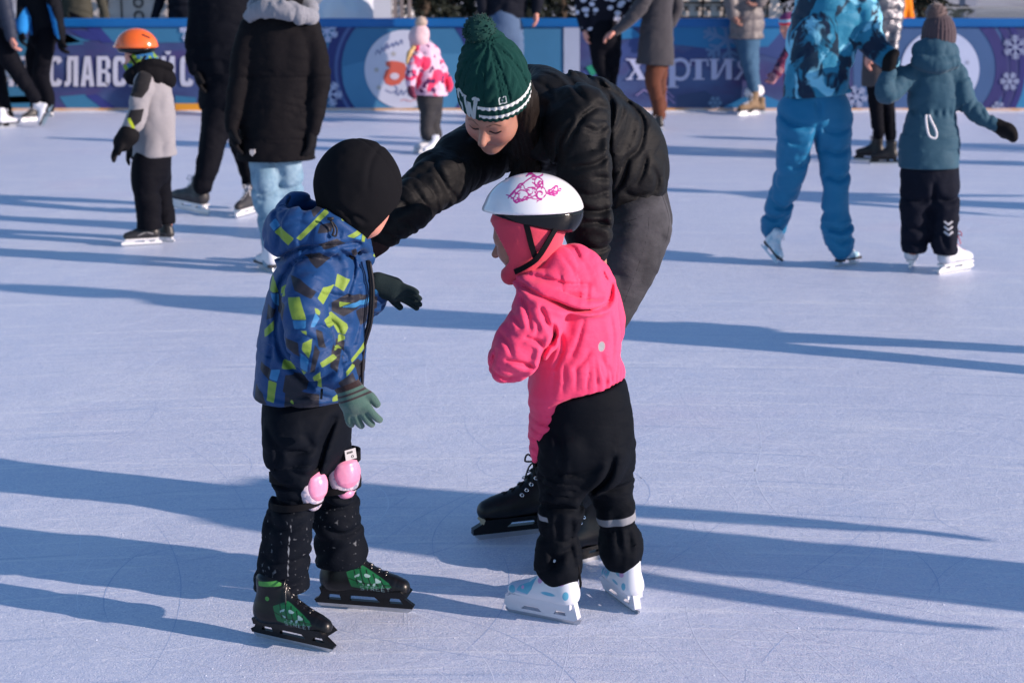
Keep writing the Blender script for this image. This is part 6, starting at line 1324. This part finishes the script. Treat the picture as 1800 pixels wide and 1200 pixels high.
    sheet('script_print', sum([stroke(s_, 1.6) for s_ in scr], []), 5, (.13, .16, .33)); sheet('script_print', stroke([(704, 177), (712, 175), (720, 178), (730, 175), (738, 177)], 2, 3), 5, (.6, .3, .35))
    sheet('banner_strip', [rc(991, 47, 1019, 190)], 5, (.34, .40, .55))
    sheet('lettering', letters_sans('ЯРОСЛАВСКИЙ', 1, 99, 152, 24, 28.3, 8.5)+letters_sans('С', 317, 99, 152, 24, 28.3, 8.5), 5, (.50, .52, .64), x0=-60, x1=345)
    # snowflake corner marks
    for q in (flake(338, 55, 22, 3.2, 6, .2), flake(575, 55, 20, 3.4, 6, .4), flake(578, 165, 24, 3.4, 6, .1)): sheet('snowflake', q, 6, (.42, .48, .68), x0=-60)
    # second purple section
    sheet('banner_shape', [[[(1019, 130), (1120, 60), (1200, 95), (1290, 48), (1480, 48), (1390, 110), (1300, 85), (1200, 110), (1100, 100), (1050, 190), (1019, 190)]]], 1, (.04, .07, .22), 1019, 1480)
    sheet('banner_shape', [[[(1140, 48), (1380, 48), (1350, 82), (1250, 86), (1180, 78)]], [[(1395, 48), (1440, 48), (1420, 82), (1380, 84)]], [[(1270, 190), (1300, 172), (1345, 168), (1400, 190)]], [[(1040, 48), (1110, 48), (1130, 66), (1060, 72)]], [[(1440, 150), (1470, 140), (1500, 190), (1440, 190)]]], 2, (.022, .17, .38), 1019, 1500)
    sheet('banner_shape', [[[(1190, 168), (1240, 160), (1280, 190), (1190, 190)]], [[(1060, 130), (1075, 118), (1075, 150), (1050, 152), (1030, 145)]]], 2, (.03, .06, .15), 1019, 1500)
    sheet('leaf_print', [[[(1030, 118), (1046, 112), (1050, 128), (1040, 134)]], [[(1056, 146), (1076, 128), (1080, 140), (1064, 154)]], [[(1032, 140), (1050, 136), (1062, 152), (1040, 152)]]], 4, (.02, .26, .16)); sheet('leaf_print', [[[(1060, 100), (1074, 98), (1078, 118), (1062, 124)]]], 4, (.02, .2, .3))
    sheet('tree_print', sum([stroke(s_, 2.6, 1) for s_ in ([(1171, 160), (1171, 190)], [(1158, 172), (1171, 158), (1184, 172)], [(1156, 182), (1171, 168), (1186, 182)], [(1118, 168), (1132, 158), (1146, 166)])], []), 4, (.26, .22, .45))
    sheet('snowflake', flake(1278, 70, 44, 6, 6, .35), 4, (.10, .2, .38), 1227, 1320); sheet('snowflake', flake(1257, 181, 12, 2, 6, 0), 4, (.16, .28, .45))
    # xартия in serif letters
    L = []; y0, y1 = 104, 140
    S = lambda pts, w=2.6: stroke(pts, w, 1)
    L += [[[(1105, y0), (1115, y0), (1134, y1), (1124, y1)]]]+S([(1130, y0), (1105, y1)], 3.4)+S([(1100, y0+1), (1118, y0+1)])+S([(1123, y0+1), (1134, y0+1)])+S([(1100, y1-1), (1112, y1-1)])+S([(1119, y1-1), (1137, y1-1)])
    L += [[[(1152, y0+8), (1160, y0+6), (1160, y1), (1152, y1)]]]+stroke([(1141, y0+8), (1147, y0+2), (1156, y0+3), (1158, y0+10)], 4)+stroke([(1153, y0+16), (1143, y0+20), (1141, y1-8), (1146, y1-3), (1154, y1-7)], 5)+S([(1158, y1-2), (1165, y1-2)], 3)
    L += [[[(1176, y0), (1187, y0), (1187, 154), (1176, 154)]]]+S([(1171, y0+1), (1182, y0+1)])+S([(1171, 153), (1192, 153)])+stroke([(1186, y0+3), (1197, y0+1), (1206, y0+6), (1210, y0+18), (1206, y1-6), (1197, y1-1), (1186, y1-3)], 6.5)
    L += [[[(1222, y0), (1233, y0), (1233, y1), (1222, y1)]]]+stroke([(1213, y0+12), (1214, y0+2), (1243, y0+2), (1244, y0+12)], 3.4, 1)+S([(1218, y1-1), (1238, y1-1)])
    L += [[[(1250, y0), (1260, y0), (1260, y1), (1250, y1)]], [[(1276, y0), (1286, y0), (1286, y1), (1276, y1)]]]+S([(1260, y1-3), (1276, y0+3)], 4)+S([(1246, y0+1), (1264, y0+1)])+S([(1272, y0+1), (1290, y0+1)])
    L += [[[(1312, y0), (1322, y0), (1322, y1), (1312, y1)]]]+stroke([(1313, y0+2), (1302, y0+3), (1298, y0+9), (1302, y0+16), (1313, y0+18)], 4)+S([(1308, y0+17), (1295, y1-1)], 5)+S([(1290, y1-1), (1299, y1-1)])
    sheet('lettering', L, 5, (.46, .50, .72))
    # right hand section
    sheet('banner_shape', [rc(1500, 49, 1760, 190)], 1, (.05, .11, .25)); sheet('banner_ring', band(1652, 120, 98, 118, -60, 60), 2, (.035, .035, .15), 1660, 1900); sheet('banner_ring', band(1652, 120, 124, 134, -60, 60), 2, (.035, .035, .15), 1660, 1900)
    sheet('banner_shape', [rc(1765, 49, 2500, 190)], 1, (.045, .05, .165)); sheet('banner_ring', band(1652, 120, 140, 150, -80, 80), 3, (.03, .03, .16), 1560, 1900)
    sheet('banner_shape', [[[(1790, 140), (1960, 90), (1960, 190), (1780, 190)]]], 2, (.03, .2, .4)) 
    sheet('disc', [[arc(1652, 122, 69, 0, 360, 60)[:-1]]], 4, (.46, .52, .70)); sheet('star_print', [star(1700, 110, 5), star(1690, 140, 4), star(1618, 100, 5)], 5, (.3, .34, .46))
    for q in (flake(1784, 83, 22, 2.6, 6, .5), flake(1774, 143, 17, 2.4, 6, 0), flake(1505, 170, 20, 3, 6, .2), flake(1754, 190, 12, 2, 6, .2)): sheet('snowflake', q, 6, (.28, .33, .50), x0=1480)
def beyond():
    def PX(px, Y): return P(px, 0, Y)[0]
    def Z(py, Y): return P(900, py, Y)[2]
    # building with white panels and fence panels behind
    white = Mat('pale_render', (.62, .58, .56), .8); white.vary(3, .3, (.4, .38, .4)); dark = Mat('dark_iron', (.01, .012, .014), .5).m; 
    def iron_fence(x0, x1, Y, label, kind):
        r = empty('panel_fence', (PX((x0+x1)/2, Y), Y, 0)); meta(r, label, 'fence')
        a, b = PX(x0, Y), PX(x1, Y); mb = MB(); mb.box((a, Y+.05, 0), (b, Y+.12, 2.2)); mb.build('backing_panel', white.m, r)
        mb = MB(); W = b-a; zt = Z(0, Y)+.25; zb = Z(33, Y)-.1
        if kind == 'lattice':
            rs = np.random.RandomState(2); n = int(W/.34)
            for i in range(n+1): mb.box((a+i*W/n-.01, Y, 0), (a+i*W/n+.01, Y+.02, 2.2))
            for k in range(7): mb.box((a, Y-.002, .1+k*.32), (b, Y+.018, .118+k*.32))
            for i in range(n):
                for k in range(10):
                    cx = a+(i+.5)*W/n; cz = .5+k*.16
                    if rs.rand() < .8: mb.ring((cx, Y-.01, cz), (0, 1, 0), .055, .014, 8, 4)
                    if rs.rand() < .15: mb.box((cx-.06, Y-.03, cz-.05), (cx+.06, Y-.012, cz+.05))
        else:
            n = max(1, round(W/.25))
            for i in range(n+1): mb.box((a+i*W/n-.012, Y, 0), (a+i*W/n+.012, Y+.03, 2.2))
            for z_ in (Z(31, Y), Z(4.5, Y)): mb.box((a, Y-.004, z_-.012), (b, Y+.026, z_+.012))
            for i in range(n+1): mb.ring((a+i*W/n, Y-.01, Z(4.5, Y)), (0, 1, 0), .022, .010, 8, 4)
            for i in range(2*n):
                cx = a+(i+.5)*W/(2*n); cz = Z(15, Y)
                for q in (0, 1): 
                    s_ = .03; d_ = s_ if q else -s_
                    mb.tube([(cx-s_, Y-.005, cz-d_), (cx+s_, Y-.005, cz+d_)], .010, 4)
            mb.box((a, Y-.01, Z(38, Y)), (b, Y+.02, Z(31.5, Y)))
        mb.build('iron_pattern', dark, r)
    iron_fence(90, 335, YB+3.5, 'pale fence with black lattice pattern behind the left boards', 'lattice')
    iron_fence(1160, 1350, YB+3.0, 'pale fence panel with black crosses behind the middle boards', 'cross')
    # snow heap
    sd = Sdf(); rs = np.random.RandomState(4); Yh = YB+3.2
    for i in range(16): 
        x = PX(rs.uniform(560, 690), Yh); sd.ell((x, Yh+rs.uniform(-.2, .5), rs.uniform(.1, .9)), (rs.uniform(.25, .5), .45, rs.uniform(.35, .7)), k=.15)
    sd.post(lambda X, D: .06*(vn(X*4)-.5)+.03*(vn(X*11)-.5)); sd.plane((0, 0, 0), (0, 0, -1), .01)
    o = sdf_obj('snow_heap', sd, .03, M['snow'], None, margin=.08); meta(o, 'large heap of shovelled snow behind the boards, left of the wooden posts', 'snow heap')
    wd = Mat('weathered_wood', (.28, .24, .24), .8); wd.vary(6, .4, sc=(6, 6, 1))
    wh = Mat('white_slab', (.62, .64, .72), .7).m
    mb = MB(); Y = YB+2.4; mb.box((PX(656, Y), Y, 0), (PX(687, Y), Y+.2, 2.1)); o = mb.build('white_post', wh); meta(o, 'broad white post beside the snow heap', 'post')
    for i, (x0, x1) in enumerate(((690, 698), (702, 709), (716, 722))):
        mb = MB(); mb.box((PX(x0, Y), Y+.02, 0), (PX(x1, Y), Y+.09, 2.2)); o = mb.build('wooden_post', wd.m); meta(o, ('wooden post next to the broad white post', 'middle one of three wooden posts right of the snow heap', 'wooden post closest to the dark evergreens')[i], 'post', 'wooden posts behind the boards')
    mb = MB(); Y = YB+3.4; 
    # white baluster column
    prof = [(0, .17), (.9, .17), (.95, .14), (1.12, .10), (1.2, .14), (1.28, .16), (1.33, .10), (1.5, .13), (1.6, .17), (1.75, .17)]
    cx = PX(1352, Y); vs = []; fs = []; n = 16
    for z_, r_ in prof: vs += [(cx+r_*math.cos(2*math.pi*k/n), Y+r_*math.sin(2*math.pi*k/n), z_) for k in range(n)]
    for i in range(len(prof)-1):
        for k in range(n): fs.append([i*n+k, i*n+(k+1) % n, (i+1)*n+(k+1) % n, (i+1)*n+k])
    mb.add(vs, fs); o = mb.build('stone_baluster', white.m, None, True); meta(o, 'pale turned stone baluster right of the fence with black crosses', 'baluster')
    # railing on the right
    r = empty('metal_railing', (PX(1740, YB+2), YB+2, 0)); meta(r, 'thin metal railing with close uprights behind the right hand boards', 'railing'); Y = YB+2
    gm = Mat('rail_metal', (.14, .17, .17), .5, metal=.3).m; mb = MB(); mb.box((PX(1655, Y), Y, Z(15, Y)), (PX(2000, Y), Y+.04, Z(12.5, Y))); mb.build('top_bar', Mat('pale_rail', (.35, .36, .38), .5).m, r)
    mb = MB()
    for i in range(90): x = PX(1660, Y)+i*.028; mb.box((x, Y+.01, .1), (x+.009, Y+.02, Z(15, Y)))
    u = mb.build('uprights', gm, r)
    mb = MB(); Yp = YB+4; mb.box((PX(1697, Yp), Yp, 0), (PX(1717, Yp), Yp+.3, 2.4)); o = mb.build('grey_pillar', Mat('pillar', (.28, .31, .42), .8).m); meta(o, 'bluish grey pillar behind the metal railing', 'pillar')
    # evergreens: trunk with many small needles clusters
    leaf = Mat('dark_foliage', (.009, .015, .012), .8); leaf.vary(3, .5, (.03, .035, .022)); bark = Mat('bark', (.06, .045, .035), .9).m
    def conifer(px, Y, w, h, label, seed):
        rs = np.random.RandomState(seed); x = PX(px, Y); r = empty('conifer', (x, Y, 0)); meta(r, label, 'tree', 'evergreens behind the boards')
        mb = MB(); mb.tube([(x, Y, 0), (x+.03, Y, h*.5), (x, Y, h)], [.09, .06, .02], 8); mb.build('trunk', bark, r, True)
        mb = MB()
        for i in range(4200):
            z_ = .25+(h-.3)*rs.rand()**.9; rr = w*(1-z_/h*.75)*math.sqrt(rs.rand())*(.8+.35*math.sin(z_*9+rs.rand())); a = rs.uniform(0, 6.283)
            c = np.array((x+rr*math.cos(a), Y+rr*math.sin(a), z_-.15*rr)); d = nrm((math.cos(a)+rs.randn()*.5, math.sin(a)+rs.randn()*.5, rs.randn()*.5-.2)); t = nrm(np.cross(d, rs.randn(3))); L = rs.uniform(.06, .15)
            mb.add([c, c+d*L*.5+t*L*.22, c+d*L, c+d*L*.5-t*L*.22], [(0, 1, 2, 3)])
        mb.build('crown', leaf.m, r)
    for i, (px_, Y, w, h, l) in enumerate(((742, YB+3.0, .5, 3.2, 'dark evergreen right of the wooden posts'), (788, YB+3.8, .55, 3.4, 'dark evergreen behind the pale pink bobble hat and navy jacket'), (845, YB+5.4, .6, 3.4, 'evergreen farther back behind the navy jacketed person'), (985, YB+3.4, .8, 3.0, 'broad dark evergreen behind the navy and spotted jackets'), (935, YB+4.2, .6, 3.0, 'dark evergreen just left of the broad one'), (1100, YB+4.0, .4, 2.6, 'brownish shrub-like evergreen left of the fence with black crosses'), (1620, YB+3.0, .7, 3.2, 'dark evergreen behind the brown bobble hat'), (1405, YB+4.0, .6, 3.0, 'dark evergreen right of the stone baluster'), (1500, YB+3.4, .7, 3.2, 'dark evergreen behind the turquoise jacket'))): conifer(px_, Y, w, h, l, i)
    # long low building behind everything
    wl = Mat('plaster_wall', (.42, .38, .38), .85); wl.vary(1.2, .4, (.2, .18, .2)); rf = Mat('roof_sheet', (.12, .13, .16), .6).m; ws = Mat('window_glass', (.03, .04, .06), .1, spec=.6).m; wf = Mat('window_frame', (.6, .6, .62), .6).m
    Yb = 60; r = empty('long_building', (0, Yb, 0)); meta(r, 'long low plastered building far behind the rink', 'building')
    mb = MB(); mb.box((-45, Yb, 0), (45, Yb+10, 5)); mb.build('wall', wl.m, r); mb = MB(); mb.extrude([[(-.8, 5.0), (10.8, 5.0), (5, 7.5)]], lambda a, z_, y: (y, Yb+a, z_+.01), -45.6, 45.6); mb.build('roof', rf, r)
    for i in range(22):
        x = -42+i*4; mb = MB(); mb.box((x-.7, Yb-.06, .9), (x+.7, Yb-.005, 3.0)); w_ = mb.build('window', wf, r); mb = MB()
        for q in (-1, 1): mb.box((x+q*.34-.29, Yb-.075, 1.0), (x+q*.34+.29, Yb-.062, 2.9))
        mb.build('pane', ws, w_)
def people_behind():
    def PX(px, Y): return P(px, 0, Y)[0]
    stander('spectator in orange top behind the boards right of the silver padded coat', PX(1572, YB+1.4), YB+1.4, -1.4, 1.35, 'orange_cloth', 'black_nylon_far', .05, skates=False)
    stander('spectator in olive jacket behind the boards above the banner text', PX(135, YB+1.6), YB+1.6, -1.5, 1.7, 'olive_cloth', 'black_nylon_far', .05, skates=False)
    stander('spectator dressed in black behind the boards above the parka wearer', PX(322, YB+1.5), YB+1.5, -1.8, 1.75, 'navy_jacket', 'black_nylon_far', .05, skates=False)
def off_frame():
    az = math.atan2(-.334, .94)
    stander('adult in black with arms held out, right of the picture in the foreground', 3.62, 3.58, R(165), 1.72, arms=.05, asym=.02)
    stander('adult in navy gliding past, outside the right edge in mid rink', 3.35, 6.47, R(100), 1.88, 'navy_jacket', arms=.03, stride=.3)
    stander('adult skater far off to the right near the boards', 6.1, 12.6, R(80), 1.7, arms=.1, top='navy_jacket')
    stander('adult skater off to the right, close behind the other far one', 7.2, 13.4, R(120), 1.75, arms=.1)
    stander('young skater off to the right half way down the rink', 5.6, 10.4, R(150), 1.5, arms=.2, top='teal_coat')
def world_and_camera():
    w = bpy.data.worlds.new('World'); SC.world = w; w.use_nodes = True; nt = w.node_tree; bg = nt.nodes['Background']; sk = nt.nodes.new('ShaderNodeTexSky')
    sk.sky_type = 'NISHITA'; sk.sun_disc = False; sk.sun_elevation = R(SUN_EL); sk.sun_rotation = R(108.5); sk.air_density = 1.0; sk.dust_density = .1; sk.ozone_density = 3.5
    nt.links.new(sk.outputs[0], bg.inputs[0]); bg.inputs[1].default_value = SKY
    L = bpy.data.lights.new('sun', 'SUN'); L.energy = SUN; L.angle = R(.5); L.color = (1, .80, .69); o = bpy.data.objects.new('sun', L); COL.objects.link(o)
    e = R(SUN_EL); a = R(18.5); d = Vector((math.cos(a)*math.cos(e), -math.sin(a)*math.cos(e), math.sin(e))); o.rotation_euler = d.to_track_quat('Z', 'Y').to_euler(); o.location = d*20
    cam = bpy.data.cameras.new('camera'); cam.lens = 60; cam.sensor_width = 36; cam.clip_end = 2000; cam.clip_start = .1
    c = bpy.data.objects.new('camera', cam); COL.objects.link(c); c.location = (0, 0, CAMH); c.rotation_euler = (math.pi/2-PITCH, 0, 0); SC.camera = c
    cam.dof.use_dof = True; cam.dof.focus_distance = 4.35; cam.dof.aperture_fstop = 5.2
    SC.view_settings.view_transform = 'Standard'; SC.view_settings.look = 'None'; SC.view_settings.exposure = EXPO; SC.view_settings.gamma = 1
import time, os
SUN_EL, SUN, SKY, EXPO = 17, 4.6, .128, .54
T0 = time.time()
setup_materials(); front_materials(); back_materials()
world_and_camera(); ice(); barrier(); beyond()
print('setting', time.time()-T0)
for fn in (make_boy, make_girl, make_woman, orange_boy, parka_man, coat_woman, left_pair, flower_girl, navy_person, spotted_pair, puffer_jeans, blue_woman, teal_child, silver_pair, people_behind, off_frame):
    t = time.time(); fn(); print(fn.__name__, round(time.time()-t, 1))
print('built in', time.time()-T0)
